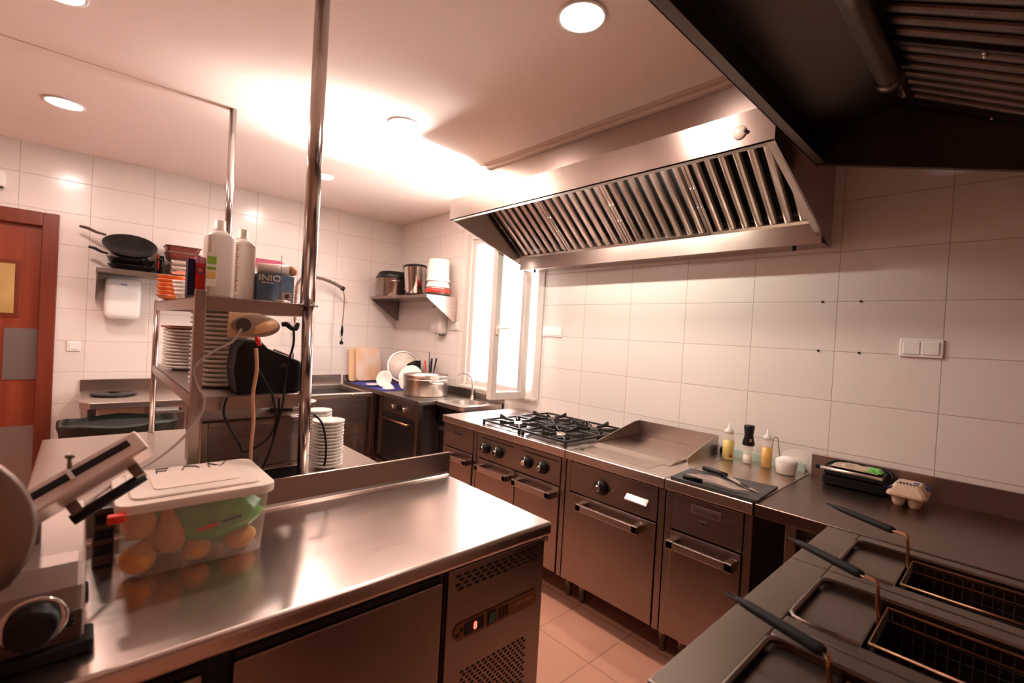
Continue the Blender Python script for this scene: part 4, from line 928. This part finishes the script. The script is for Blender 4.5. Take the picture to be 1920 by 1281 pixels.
cable('thin black cable from the black plug down behind the beige cable', [(.578, 1.830, 1.475), (.580, 1.830, 1.42), (.566, 1.835, 1.35), (.556, 1.828, 1.28), (.545, 1.80, 1.21), (.530, 1.80, 1.13), (.512, 1.80, 1.05), (.490, 1.80, .985), (.470, 1.79, .957)], .0042, 'black')
cable('thin black cable drooping in a loop in front of the steel box', [(.372, 1.83, 1.234), (.362, 1.815, 1.18), (.385, 1.80, 1.12), (.410, 1.80, 1.075), (.422, 1.80, 1.045), (.460, 1.80, 1.055), (.505, 1.80, 1.09), (.530, 1.80, 1.16), (.535, 1.815, 1.225)], .0040, 'black')
cable('thin black cable crossing the beige cable on the middle tier edge', [(.455, 1.81, 1.34), (.480, 1.80, 1.29), (.505, 1.80, 1.245), (.520, 1.80, 1.18), (.523, 1.80, 1.12), (.515, 1.80, 1.06)], .0036, 'black')
cable('black cable hanging beside the small plates at the foot of the tube', [(.672, 1.84, 1.150), (.690, 1.80, 1.12), (.705, 1.795, 1.05), (.708, 1.795, .985), (.700, 1.79, .955)], .0042, 'black')
# steel box under the middle tier
sb = thing('warming_cabinet', 'low stainless box with recessed front panel under the middle tier', 'cabinet', (.47, 2.1, CZ))
part('body', MB().box(.318, .672, 1.935, 2.25, .930, 1.135), 'steel', sb, bevel=.004)
part('door_frame', MB().box(.318, .338, 1.925, 1.935, .935, 1.13).box(.652, .672, 1.925, 1.935, .935, 1.13).box(.338, .652, 1.925, 1.935, 1.112, 1.13).box(.338, .652, 1.925, 1.935, .935, .95), 'steel', sb, bevel=.002)
part('door', MB().box(.340, .650, 1.931, 1.936, .952, 1.11), 'steel_dark', sb)
part('base', MB().box(.33, .66, 1.95, 2.24, .851, .930), 'black', sb)
solo('serving_platter', 'oblong white platter lying on the stainless box, upper of two', 'platter', MB().lathe([(.045, 0), (.075, .010), (.077, .014), (.0005, .012)], (0, 0, 0), 32, sx=1.25, sy=1.0), 'porc', (.675, 2.10, 1.1515))
solo('serving_platter', 'oblong white platter lying on the stainless box, lower of two', 'platter', MB().lathe([(.045, 0), (.075, .010), (.077, .014), (.0005, .012)], (0, 0, 0), 32, sx=1.25, sy=1.0), 'porc', (.650, 2.12, 1.136))
# ================================================================== back wall: bench, shelf, dryer
BZ = .860
bn = thing('side_bench', 'small stainless bench with upstand against the back wall, beside the door', 'bench', (.5, 4.7, 0))
part('worktop', MB().prism([(.0, 4.44), (.055, 4.36), (.985, 4.36), (.985, 5.07), (.0, 5.07)], 'z', BZ-.045, BZ), 'steel_topy', bn, bevel=.004)
part('upstand', MB().box(.0, .985, 5.066, 5.082, BZ-.04, .952), 'steel', bn, bevel=.003)
for x in (.07, .93):
    for y in (4.46, 5.02): part('leg', MB().box(x-.02, x+.02, y-.02, y+.02, 0, BZ-.04), 'steel_dark', bn)
dr = part('drawer', MB().box(.41, .60, 4.375, 4.95, .60, .775), 'steel', bn, bevel=.003)
part('drawer_front', MB().box(.405, .605, 4.366, 4.376, .59, .765), 'steel', dr, bevel=.002)
solo('paper_pile', 'white papers lying in the gap above the bench drawer', 'papers', MB().box(.415, .570, 4.39, 4.62, .7765, .808), 'white', bevel=.002)
ty = thing('griddle_disc', 'round black disc with a knob lying on the side bench near the door', 'disc', (.195, 4.76, BZ))
part('disc', MB().lathe([(.135, 0), (.142, .010), (.130, .016), (.04, .020), (.0005, .020)], (.195, 4.76, BZ+.001), 40), 'black', ty)
part('knob', MB().lathe([(.030, .018), (.034, .026), (.020, .032), (.0005, .032)], (.195, 4.76, BZ+.001), 20), 'wired', ty)
M['greenbin'] = noise_mat('dark_green_plastic', (0.004, 0.007, 0.003), (0.010, 0.015, 0.006), (6, 6, 6), 0.45, 0, 0.3)
gbn = thing('waste_bin', 'dark green waste bin lined with a bag under the side bench', 'bin', (.22, 4.2, 0))
m = MB(); rs = []
for z, e in ((.001, .05), (.70, 0), (.745, -.012), (.76, -.012), (.765, .012), (.70, .03)):
    ring = []
    for k in range(48):
        a = 2*PI*k/48; ex = .31-e; ey = .22-e; q = (abs(math.cos(a))**3+abs(math.sin(a))**3)**(-1/3)
        ring.append(Vector((.215+ex*q*math.cos(a), 4.20+ey*q*math.sin(a), z+(.008*math.sin(5*a) if z > .72 else 0))))
    rs.append(ring)
m.rings(rs, True, True, True); part('bin_body', m, 'greenbin', gbn)
m = MB(); m.lathe([(.245, .700), (.27, .735)], (.215, 4.20, 0), 40, sy=.7, cap1=True); part('bag_opening', m, 'shadow', gbn)
bs = thing('wall_shelf', 'steel wall shelf of pans on the back wall above the hand dryer', 'shelf', (.4, 4.93, 1.84))
part('shelf_board', MB().box(.062, .98, 4.775, 5.085, 1.806, 1.845), 'steel', bs, bevel=.003)
for x in (.066, .92): part('bracket', MB().prism([(4.80, 1.806), (5.085, 1.806), (5.085, 1.605), (5.04, 1.605)], 'x', x, x+.006), 'steel_dark', bs)
hd = thing('hand_dryer', 'white hand dryer with a small blue mark, under the pan shelf', 'dryer', (.235, 5.0, 1.6))
m = MB(); rs = []
for z, e, yo in ((1.452, .030, .03), (1.462, .012, .012), (1.49, .002, .0), (1.62, 0, 0), (1.765, .004, .006), (1.782, .014, .02), (1.786, .03, .04)):
    ring = []
    x0, x1, y0 = .118+e, .352-e, 4.955+yo
    for k in range(13):
        a = PI+PI*k/12; ring.append(Vector(((x0+x1)/2+(x1-x0)/2*(-1 if math.cos(a) < 0 else 1)*abs(math.cos(a))**.35, y0+.05+.05*(-abs(math.sin(a))**.35), z)))
    ring += [Vector((x1, 5.085, z)), Vector((x0, 5.085, z))]
    rs.append(ring)
part('casing', m.rings(rs), 'white', hd)
part('nozzle', MB().lathe([(.026, 0), (.030, .012)], (.245, 5.01, 1.444), 20), 'alu', hd)
m = MB()
for k, w_ in enumerate((.008, .007, .009, .006)): m.box(.219+k*.010, .219+k*.010+w_, 4.953, 4.9545, 1.728, 1.740)
part('blue_mark', m, mat('blue_logo', (.12, .14, .50), .5), hd)
sw = thing('wall_switch', 'single white switch on the back wall between door and bench', 'switch', (-.047, YB, 1.22))
part('plate', MB().box(-.088, -.006, YB-.010, YB, 1.178, 1.260), 'white', sw, bevel=.005)
part('rocker', MB().box(-.072, -.022, YB-.014, YB-.009, 1.194, 1.244), 'white', sw, bevel=.003)
fx = thing('wall_fixture', 'pale box fixed high on the back wall above the wooden door', 'box', (-.5, YB, 2.42))
part('casing', MB().box(-.62, -.448, YB-.06, YB, 2.37, 2.48), 'white', fx, bevel=.008)
part('vent', MB().box(-.60, -.455, YB-.05, YB-.02, 2.360, 2.371), 'castd', fx)
# pans on the shelf
def pan(label, x, y, z, r_, h, m_in, hang, hl, tilt=0, hm='black'):
    R0 = RX(tilt)
    t = thing('frying_pan', label, 'pan', (x, y, z), group='frying pans on the wall shelf')
    part('pan_body', MB().lathe([(.0005, 0), (r_*.74, 0), (r_*.80, .006), (r_, h), (r_+.003, h+.002), (r_-.002, h+.001), (r_*.76, .007), (.0005, .005)], (x, y, z), 40, R0, cap0=False, cap1=False), m_in, t)
    d = Vector((math.cos(hang), math.sin(hang), .22)).normalized(); p = R0 @ (d*r_*.97)+Vector((x, y, z+h*.8))
    part('handle', MB().tube([p, p+d*hl*.35, p+d*hl*.7+Vector((0, 0, .012)), p+d*hl+Vector((0, 0, .01))], [.008, .010, .012, .009], 10, 3), hm, t)
    return t
M['pan'] = mat('black_nonstick', (.007, .006, .006), .34, 0, Specular_IOR_Level=0.35)
SH = 1.845
pan('lowest black frying pan of the stack on the pan shelf', .278, 4.925, SH+.001, .150, .040, 'pan', -1.2, .12)
pan('middle black frying pan of the stack on the pan shelf', .275, 4.93, SH+.044, .155, .060, 'pan', 3.0, .12, .10)
pan('topmost black frying pan, large and tipped towards the room', .262, 4.90, SH+.160, .172, .055, 'pan', 2.75, .17, .62, 'castd')
bk = thing('grill_pan', 'black deep pan with side handle standing between frying pans and baking dishes', 'pan', (.45, 4.93, SH))
part('pan_body', MB().rbox(.450, .484, 4.86, 5.05, SH+.001, SH+.150, .015, 5, .006), 'pan', bk)
part('side_handle', MB().tube([(.462, 4.87, SH+.12), (.440, 4.835, SH+.115), (.455, 4.815, SH+.118), (.470, 4.835, SH+.125), (.472, 4.87, SH+.13)], .008, 8, 4), 'pan', bk)
part('red_edge', MB().tube([(.446, 4.86, SH+.03), (.444, 4.86, SH+.16)], .0035, 8), 'red', bk)
M['brown'] = mat('brown_bakeware', (.13, .028, .018), .30)
for k, (z, lb) in enumerate(((SH+.195, 'upper brown baking dish of the pile above the clear containers'), (SH+.140, 'lower brown baking dish of the pile above the clear containers'))):
    bd = thing('baking_dish', lb, 'dish', (.61, 4.92, z), group='brown baking dishes')
    part('dish', MB().rbox(.492+.004*k, .735, 4.815, 5.045, z, z+.050, .035, 6, .014), 'brown', bd, bevel=.004)
    part('rim', MB().rbox(.486+.004*k, .741, 4.809, 5.051, z+.0505, z+.054, .038, 6), 'alu' if k else 'brown', bd)
for k in range(3):
    fc = thing('foil_container', ('lowest', 'middle', 'topmost')[k]+' clear food container in the pile under the brown dishes', 'container', (.62, 4.92, SH+.044*k), group='clear food containers')
    part('tray', MB().rbox(.520, .730, 4.825, 5.04, SH+.001+.045*k, SH+.040+.045*k, .02, 5, .012), mat('greyish_clear', (.62, .50, .42), .2, .6), fc)
    part('rim', MB().rbox(.514, .736, 4.819, 5.046, SH+.0402+.045*k, SH+.0435+.045*k, .022, 5), 'alu', fc)
solo('snack_bag', 'crumpled orange and dark packet at the edge of the pan shelf under the containers', 'bag', crumple(.520, .665, 4.70, 4.78, 0, .030, 6, 4, 3, .008), mat('orange_dark_print', (.40, .15, .10), .4), (0, .035, SH+.002))
# ================================================================== pot-wash sink
sk_ = thing('pot_wash_sink', 'deep stainless pot-wash sink against the back wall', 'sink', (1.7, 4.7, 0))
sx0, sx1, sy0, sy1 = 1.06, 2.145, 4.315, 5.07
part('front_rim', MB().box(sx0, sx1, sy0, sy0+.055, .815, BZ), 'chrome' if 0 else 'alu', sk_, bevel=.008)
part('rim', MB().box(sx0, sx0+.06, sy0+.055, sy1, .82, BZ).box(sx1-.06, sx1, sy0+.055, sy1, .82, BZ).box(sx0+.06, sx1-.06, sy1-.07, sy1, .82, BZ), 'steel_topy', sk_, bevel=.004)
part('basin', MB().box(sx0+.05, sx1-.05, sy0+.012, sy0+.055, .565, .818).box(sx0+.05, sx0+.06, sy0+.055, sy1-.07, .565, .82).box(sx1-.06, sx1-.05, sy0+.055, sy1-.07, .565, .82).box(sx0+.06, sx1-.06, sy1-.075, sy1-.07, .565, .82).box(sx0+.05, sx1-.05, sy0+.012, sy1-.07, .555, .565), 'steel_dark', sk_)
part('water', MB().box(sx0+.061, sx1-.061, sy0+.056, sy1-.076, .770, .775), mat('blueish_water', (.03, .04, .09), .08), sk_)
part('upstand', MB().box(sx0, sx1-.02, 5.066, 5.083, BZ-.02, .962), 'steel', sk_, bevel=.003)
part('rim_knob', MB().lathe([(.014, 0), (.012, .008), (.0005, .009)], (1.93, sy0-.001, .838), 14, RX(PI/2)), 'wire', sk_)
for x in (sx0+.03, sx1-.03):
    for y in (sy0+.04, sy1-.05): part('leg', MB().box(x-.02, x+.02, y-.02, y+.02, 0, .82), 'steel', sk_)
# pre-rinse spray with spring
sp_ = thing('rinse_spray', 'pre-rinse spray tap with coiled spring arm and hanging black nozzle', 'tap', (1.58, 5.0, BZ))
part('riser', MB().cyl((1.580, 4.98, BZ), (1.580, 4.98, 1.53), .010), 'chrome', sp_)
part('valve', MB().cyl((1.580, 4.98, 1.02), (1.580, 4.98, 1.09), .020).cyl((1.58, 4.98, 1.055), (1.63, 4.93, 1.055), .014).sphere((1.635, 4.925, 1.055), .022, 12, 8), 'chrome', sp_)
part('spout', MB().tube([(1.580, 4.96, 1.0), (1.56, 4.90, .97), (1.55, 4.82, .93)], .010, 10, 4), 'chrome', sp_)
core = [(1.580, 4.98, 1.53), (1.578, 4.98, 1.72), (1.585, 4.98, 1.88), (1.63, 4.975, 1.955), (1.70, 4.965, 1.985), (1.80, 4.955, 1.980), (1.90, 4.95, 1.960), (1.97, 4.945, 1.935), (2.030, 4.94, 1.905)]
part('hose_arm', MB().tube(core, .008, 10, 5), 'wire', sp_)
PP = []
Q_ = [Vector(p) for p in core]
seg_n = 150
def cat(t):
    f_ = t*(len(Q_)-1); i = min(int(f_), len(Q_)-2); u = f_-i; a = Q_[max(i-1, 0)]; b = Q_[i]; c = Q_[i+1]; d = Q_[min(i+2, len(Q_)-1)]
    return .5*((2*b)+(c-a)*u+(2*a-5*b+4*c-d)*u*u+(3*b-a-3*c+d)*u**3)
turns = 52
for k in range(turns*8+1):
    t_ = k/(turns*8); p = cat(t_); tg = (cat(min(t_+.004, 1))-cat(max(t_-.004, 0))).normalized(); a = tg.cross(Vector((0, 1, .001))).normalized(); b = tg.cross(a)
    an = 2*PI*k/8; PP.append(p+a*.017*math.cos(an)+b*.017*math.sin(an))
part('spring', MB().tube(PP, .0034, 5), 'steel', sp_)
part('joint', MB().cbox((2.040, 4.94, 1.900), (.040, .03, .045), RY(.5)), 'black', sp_, bevel=.006)
part('hose', MB().tube([(2.046, 4.94, 1.88), (2.062, 4.94, 1.80), (2.060, 4.94, 1.62), (2.055, 4.94, 1.50)], .0055, 8, 5), 'wire', sp_)
part('grip', MB().lathe([(.005, 0), (.012, .02), (.015, .06), (.011, .10), (.006, .12)], (2.055, 4.94, 1.385), 16), 'black', sp_)
part('lever', MB().tube([(2.030, 4.93, 1.46), (2.028, 4.93, 1.42), (2.045, 4.93, 1.37), (2.075, 4.93, 1.365)], .003, 6, 4), 'chrome', sp_)
part('nozzle', MB().lathe([(.016, 0), (.020, .006), (.020, .028), (.010, .036)], (2.055, 4.94, 1.300), 18), 'black', sp_)
part('nozzle_neck', MB().cyl((2.055, 4.94, 1.335), (2.055, 4.94, 1.385), .010), 'chrome', sp_)
# ================================================================== corner counter with built-in oven
OC = .885
cc = thing('corner_counter', 'stainless corner counter with a built-in oven below it', 'counter', (2.4, 4.3, 0))
part('worktop', MB().box(2.152, 2.752, 3.475, 5.07, OC-.04, OC), 'steel_dark', cc, bevel=.004)
part('upstand', MB().box(2.752, 2.768, 3.476, 5.07, OC-.01, .958), 'steel_dark', cc, bevel=.002)
part('back_upstand', MB().box(2.152, 2.752, 5.070, 5.083, OC-.01, .958), 'steel_dark', cc, bevel=.002)
for x, y in ((2.175, 3.50), (2.175, 4.30), (2.72, 3.50)): part('leg', MB().box(x-.022, x+.022, y-.022, y+.022, 0, OC-.04), 'steel', cc)
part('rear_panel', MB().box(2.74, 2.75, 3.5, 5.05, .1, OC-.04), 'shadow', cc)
ov = thing('built_in_oven', 'black glass oven with two round knobs under the corner counter', 'oven', (2.18, 3.8, .5))
part('body', MB().box(2.185, 2.70, 3.545, 4.14, .25, .838), 'castd', ov)
cpn = part('control_panel', MB().box(2.170, 2.186, 3.540, 4.145, .705, .838), 'steel', ov, bevel=.003)
for yy in (3.945, 3.735):
    part('knob', MB().lathe([(.020, 0), (.018, .018), (.0005, .019)], (2.170, yy, .772), 18, RY(-PI/2)), 'chrome', cpn)
part('display', MB().box(2.168, 2.171, 3.79, 3.89, .752, .800), 'black', cpn)
dov = part('door', MB().box(2.168, 2.186, 3.540, 4.145, .27, .700), 'black', ov, bevel=.003, label='black glass oven door')
part('door_bar', MB().cyl((2.125, 3.60, .655), (2.125, 4.08, .655), .009).cyl((2.125, 3.62, .655), (2.170, 3.62, .655), .006).cyl((2.125, 4.06, .655), (2.170, 4.06, .655), .006), 'wire', dov)
part('carcass_shelf', MB().box(2.19, 2.7, 3.52, 4.28, .19, .21), 'steel_dark', cc)
wb = thing('black_waste_bin', 'black bin standing under the end of the corner counter', 'bin', (2.45, 3.30, 0))
part('bin_body', MB().rbox(2.345, 2.60, 3.17, 3.45, .001, .62, .05, 6, .03), 'black', wb, bevel=.01)
part('bin_lid', MB().rbox(2.335, 2.61, 3.16, 3.46, .6205, .66, .05, 6), 'blackm', wb, bevel=.01)
# hand basin unit by the window
hb = thing('hand_basin', 'small stainless hand basin unit under the window', 'sink', (2.5, 3.25, 0))
m = MB(); bc = (2.535, 3.265); n = 40; inner = []; outer = []
for k in range(n):
    a = 2*PI*k/n; c_, s_ = math.cos(a), math.sin(a); inner.append(Vector((bc[0]+.155*c_, bc[1]+.145*s_, OC)))
    q = max(abs(c_)/.225, abs(s_)/.205); outer.append(Vector((bc[0]+c_/q, bc[1]+s_/q, OC)))
low = [Vector((bc[0]+(v.x-bc[0])*.92, bc[1]+(v.y-bc[1])*.92, OC-.05)) for v in inner]
low2 = [Vector((bc[0]+(v.x-bc[0])*.45, bc[1]+(v.y-bc[1])*.45, OC-.11)) for v in inner]
o2 = [Vector((v.x, v.y, OC-.035)) for v in outer]
m.rings([o2, outer, inner, low, low2], True, False, True, False)
part('basin_top', m, 'alu', hb)
part('cabinet', MB().box(2.33, 2.74, 3.075, 3.10, .12, OC-.036).box(2.33, 2.345, 3.445, 3.46, .12, OC-.036).box(2.33, 2.74, 3.445, 3.46, .70, OC-.036), 'steel_dark', hb)
part('upstand', MB().box(2.762, 2.7705, 3.062, 3.473, OC-.03, .958), 'steel_dark', hb)
tp = thing('basin_tap', 'curved chrome tap on the hand basin below the window', 'tap', (2.70, 3.46, OC))
part('spout', MB().tube([(2.715, 3.455, OC+.002), (2.715, 3.455, OC+.10), (2.715, 3.47, OC+.18), (2.70, 3.51, OC+.225), (2.68, 3.565, OC+.232), (2.665, 3.60, OC+.205), (2.66, 3.61, OC+.185)], [.012, .010, .010, .011, .012, .013, .013], 14, 5), mat('pale_chrome', (.80, .78, .76), .15, .9), tp)
part('tap_base', MB().lathe([(.022, 0), (.020, .02), (.012, .03)], (2.715, 3.455, OC+.001), 18), 'chrome', tp)
# things on the corner counter
mt = solo('drying_mat', 'blue drying cloth spread on the corner counter beside the sink', 'cloth', crumple(2.160, 2.62, 4.165, 4.93, OC+.004, .003, 8, 10, 6, .0025), 'blue', solid=.004)
def stand_plate(label, c, r_, yaw, lean, m_='porc'):
    o = part('leaning_plate', MB().lathe(pl_prof(r_), (0, 0, 0), 40), m_); tag(o, label, 'plate', 'plates drying on the blue cloth')
    o.location = c; o.rotation_euler = (0, PI/2-lean, yaw); return o
stand_plate('white plate standing on edge, smallest of the drying plates beside the cutting boards', (2.295, 4.38, OC+.095), .085, PI+.62, .30)
stand_plate('white plate leaning on edge behind the aluminium pot, larger drying plate', (2.50, 4.22, OC+.130), .120, PI+.75, .42)
stand_plate('white plate standing low between the drying plates and the pot', (2.43, 4.17, OC+.085), .080, PI+.55, .15)
solo('upturned_bowl', 'white bowl turned upside down on the blue cloth', 'bowl', MB().lathe([(.062, 0), (.062, .006), (.048, .030), (.026, .048), (.024, .056), (.0005, .056)], (0, 0, 0), 32), 'porc', (2.275, 4.26, OC+.009))
solo('flat_saucer', 'white saucer lying flat behind the upturned bowl', 'saucer', MB().lathe(pl_prof(.075), (0, 0, 0), 32), 'porc', (2.24, 4.52, OC+.009))
M['bdark'] = M['black']
b_ = MB().rbox(-.155, .150, -.185, .185, 0, .012, .045, 6)
o = solo('cutting_board', 'white plastic cutting board with orange stains leaning on the back wall', 'board', b_, 'board', (2.41, 5.010, OC+.196), rot=(PI/2-.14, 0, .06), bevel=.003)
b_ = MB().rbox(-.11, .11, -.180, .180, 0, .012, .03, 6)
o = solo('cutting_board', 'yellowish cutting board half hidden behind the white one', 'board', b_, 'pine', (2.300, 5.050, OC+.186), rot=(PI/2-.10, 0, .06), bevel=.003)
rt = thing('round_tray', 'large round tray with grey rim leaning in the corner', 'tray', (2.62, 4.66, OC))
Rt = RZ(-.45) @ RX(PI/2-.22)
part('tray_disc', MB().lathe([(.0005, 0), (.155, 0), (.158, .006), (.0005, .004)], (2.625, 4.60, OC+.200), 44, Rt), 'lid', rt)
part('rim', MB().lathe([(.155, -.006), (.180, .014), (.178, .020), (.154, .004)], (2.625, 4.60, OC+.200), 44, Rt, False, False), 'alu', rt)
kb = thing('knife_block', 'black wooden block behind the drying plates', 'block', (2.67, 4.42, OC))
part('block', MB().prism([(4.34, OC+.001), (4.50, OC+.001), (4.52, OC+.24), (4.36, OC+.29)], 'x', 2.62, 2.70), 'black', kb, bevel=.005)
uh = thing('utensil_holder', 'dark holder of kitchen utensils in the corner by the window wall', 'holder', (2.67, 4.12, OC))
part('cup', MB().lathe([(.055, .001), (.058, .15), (.054, .15), (.052, .01)], (2.67, 4.12, OC), 28, cap1=False), 'castd', uh)
ut = [('red spatula handle in the utensil holder', -.030, .045, 'red', .30), ('tall thin black rod in the utensil holder', -.005, .022, 'black', .40), ('black ladle handle in the utensil holder', .010, 0, 'blackm', .33), ('black spoon handle in the utensil holder', -.012, -.018, 'black', .31), ('black knife handle leaning out of the utensil holder', .020, -.045, 'black', .335)]
for k, (lb, dx, dy, m_, h_) in enumerate(ut):
    solo('kitchen_utensil', lb, 'utensil', MB().tube([(2.67+dx*.3, 4.12+dy*.3, OC+.012), (2.67+dx*.8, 4.12+dy*.9, OC+h_*.6), (2.67+dx, 4.12+dy*1.5, OC+h_)], [.004, .006, .011 if k != 1 else .003], 8, 4), m_, group='utensils in the holder')
pt = thing('cooking_pot', 'wide aluminium pot with a loop handle on the corner counter', 'pot', (2.45, 3.86, OC))
pc = (2.447, 3.840)
part('pot_body', MB().lathe([(.0005, 0), (.205, 0), (.212, .008), (.214, .150), (.218, .188), (.221, .192), (.214, .192), (.208, .150), (.205, .012), (.0005, .010)], (pc[0], pc[1], OC+.001), 56, cap0=False, cap1=False), 'alu', pt)
part('band', MB().lathe([(.2145, .150), (.2185, .152), (.2185, .156), (.2150, .158)], (pc[0], pc[1], OC+.001), 56, cap0=False, cap1=False), 'alu', pt)
for a in (-PI/2-.15, PI/2-.15):
    d = Vector((math.cos(a), math.sin(a), 0)); s = Vector((-d.y, d.x, 0)); c = Vector((pc[0], pc[1], OC))
    part('loop_handle', MB().tube([c+d*.214+s*.055+Vector((0, 0, .125)), c+d*.245+s*.055+Vector((0, 0, .130)), c+d*.262+s*.04+Vector((0, 0, .132)), c+d*.262-s*.04+Vector((0, 0, .132)), c+d*.245-s*.055+Vector((0, 0, .130)), c+d*.214-s*.055+Vector((0, 0, .125))], .009, 10, 3), 'chrome', pt)
# corner shelf with pots
cs = thing('wall_shelf', 'steel wall shelf of pots in the corner next to the window', 'shelf', (2.6, 4.4, 1.84))
part('shelf_board', MB().box(2.405, 2.768, 3.865, 5.03, 1.822, 1.852), 'steel', cs, bevel=.003)
for y, m_ in ((3.862, 'alu'), (5.030, 'steel_dark')): part('bracket', MB().prism([(2.415, 1.822), (2.415, 1.850), (2.768, 1.850), (2.768, 1.602), (2.735, 1.602)], 'y', y-.005, y+.002), m_, cs)
S2 = 1.852
p1 = thing('stock_pot', 'steel stock pot with a black pan upside down on it, on the corner shelf', 'pot', (2.58, 4.75, S2))
part('pot_body', MB().lathe([(.0005, 0), (.182, 0), (.187, .006), (.187, .195), (.192, .200), (.182, .200), (.180, .02)], (2.560, 4.800, S2+.001), 44, cap0=False, cap1=False), 'steel', p1)
part('side_grip', MB().tube([(2.53, 4.615, S2+.165), (2.515, 4.588, S2+.168), (2.45, 4.605, S2+.168), (2.445, 4.645, S2+.165)], .006, 8, 3), 'chrome', p1)
p2 = thing('black_pan', 'black pan turned over as a cover on the stock pot', 'pan', (2.58, 4.75, S2+.19))
part('pan_body', MB().lathe([(.196, 0), (.200, .006), (.165, .068), (.150, .076), (.0005, .078)], (2.560, 4.795, S2+.203), 44), 'pan', p2)
p3 = thing('frying_pan', 'black pan standing upright behind the stock pot on the corner shelf', 'pan', (2.68, 4.56, S2))
part('pan_body', MB().lathe([(.0005, 0), (.085, 0), (.115, .035), (.117, .037), (.112, .036), (.08, .004)], (2.725, 4.520, S2+.120), 36, RY(-PI/2+.1), cap0=False, cap1=False), 'pan', p3)
part('handle_bracket', MB().tube([(2.62, 4.53, S2+.020), (2.56, 4.50, S2+.05), (2.53, 4.49, S2+.09)], .012, 10, 3), 'alu', p3)
p4 = thing('tall_pot', 'tall shiny pot tilted against the buckets on the corner shelf', 'pot', (2.58, 4.34, S2))
Rp = RX(-.12)
part('pot_body', MB().lathe([(.0005, 0), (.100, 0), (.106, .006), (.118, .290), (.122, .294), (.114, .294), (.100, .02)], (2.575, 4.345, S2+.016), 40, Rp, cap0=False, cap1=False), 'tube', p4)
part('inner_pan', MB().lathe([(.124, .286), (.126, .306), (.0005, .306)], (2.577, 4.345, S2+.016), 40, Rp), 'pan', p4)
ck = thing('cake_tin', 'dark round tin with a red band under the white buckets', 'tin', (2.61, 4.0, S2))
part('tin', MB().lathe([(.0005, 0), (.118, 0), (.118, .045), (.112, .048), (.0005, .048)], (2.615, 3.985, S2+.001), 40), 'castd', ck)
part('red_band', MB().lathe([(.121, .030), (.122, .034), (.122, .062), (.119, .066), (.10, .066)], (2.615, 3.985, S2+.001), 40, cap0=True), 'red', ck)
part('silver_rim', MB().lathe([(.108, .066), (.110, .080), (.0005, .082)], (2.615, 3.985, S2+.001), 40), 'alu', ck)
for k, lb in enumerate(('lower white bucket upside down on the red-banded tin', 'upper white bucket upside down, top of the stack on the corner shelf')):
    z = S2+.084+k*.060
    bu = thing('plastic_bucket', lb, 'bucket', (2.615, 3.985, z), group='white buckets')
    part('bucket_body', MB().lathe([(.116, 0), (.118, .004), (.118, .022), (.112, .026), (.106-.0, .055 if k == 0 else .215), (.100 if k else .103, .058 if k == 0 else .222), (.0005, .0585 if k == 0 else .222)], (2.615, 3.985, z), 36), 'porc', bu)
sd = thing('soap_dispenser', 'white soap dispenser on the window wall under the corner shelf', 'dispenser', (2.73, 4.12, 1.6))
m = MB(); rs = []
for z, e in ((1.470, .03), (1.482, .008), (1.52, 0), (1.74, 0), (1.765, .008), (1.772, .02)):
    rs.append([Vector((2.768, 4.185-e, z)), Vector((2.700+e, 4.185-e, z)), Vector((2.672+e, 4.165-e, z)), Vector((2.672+e, 4.03+e, z)), Vector((2.700+e, 4.008+e, z)), Vector((2.768, 4.008+e, z))])
part('casing', m.rings(rs, True, True, True, False), mat('greyish_white', (.55, .48, .44), .3), sd, bevel=.006)
part('spout', MB().cyl((2.715, 4.09, 1.445), (2.715, 4.09, 1.475), .014), 'white', sd)
part('lever', MB().box(2.70, 2.765, 4.03, 4.05, 1.455, 1.468), 'castd', sd)
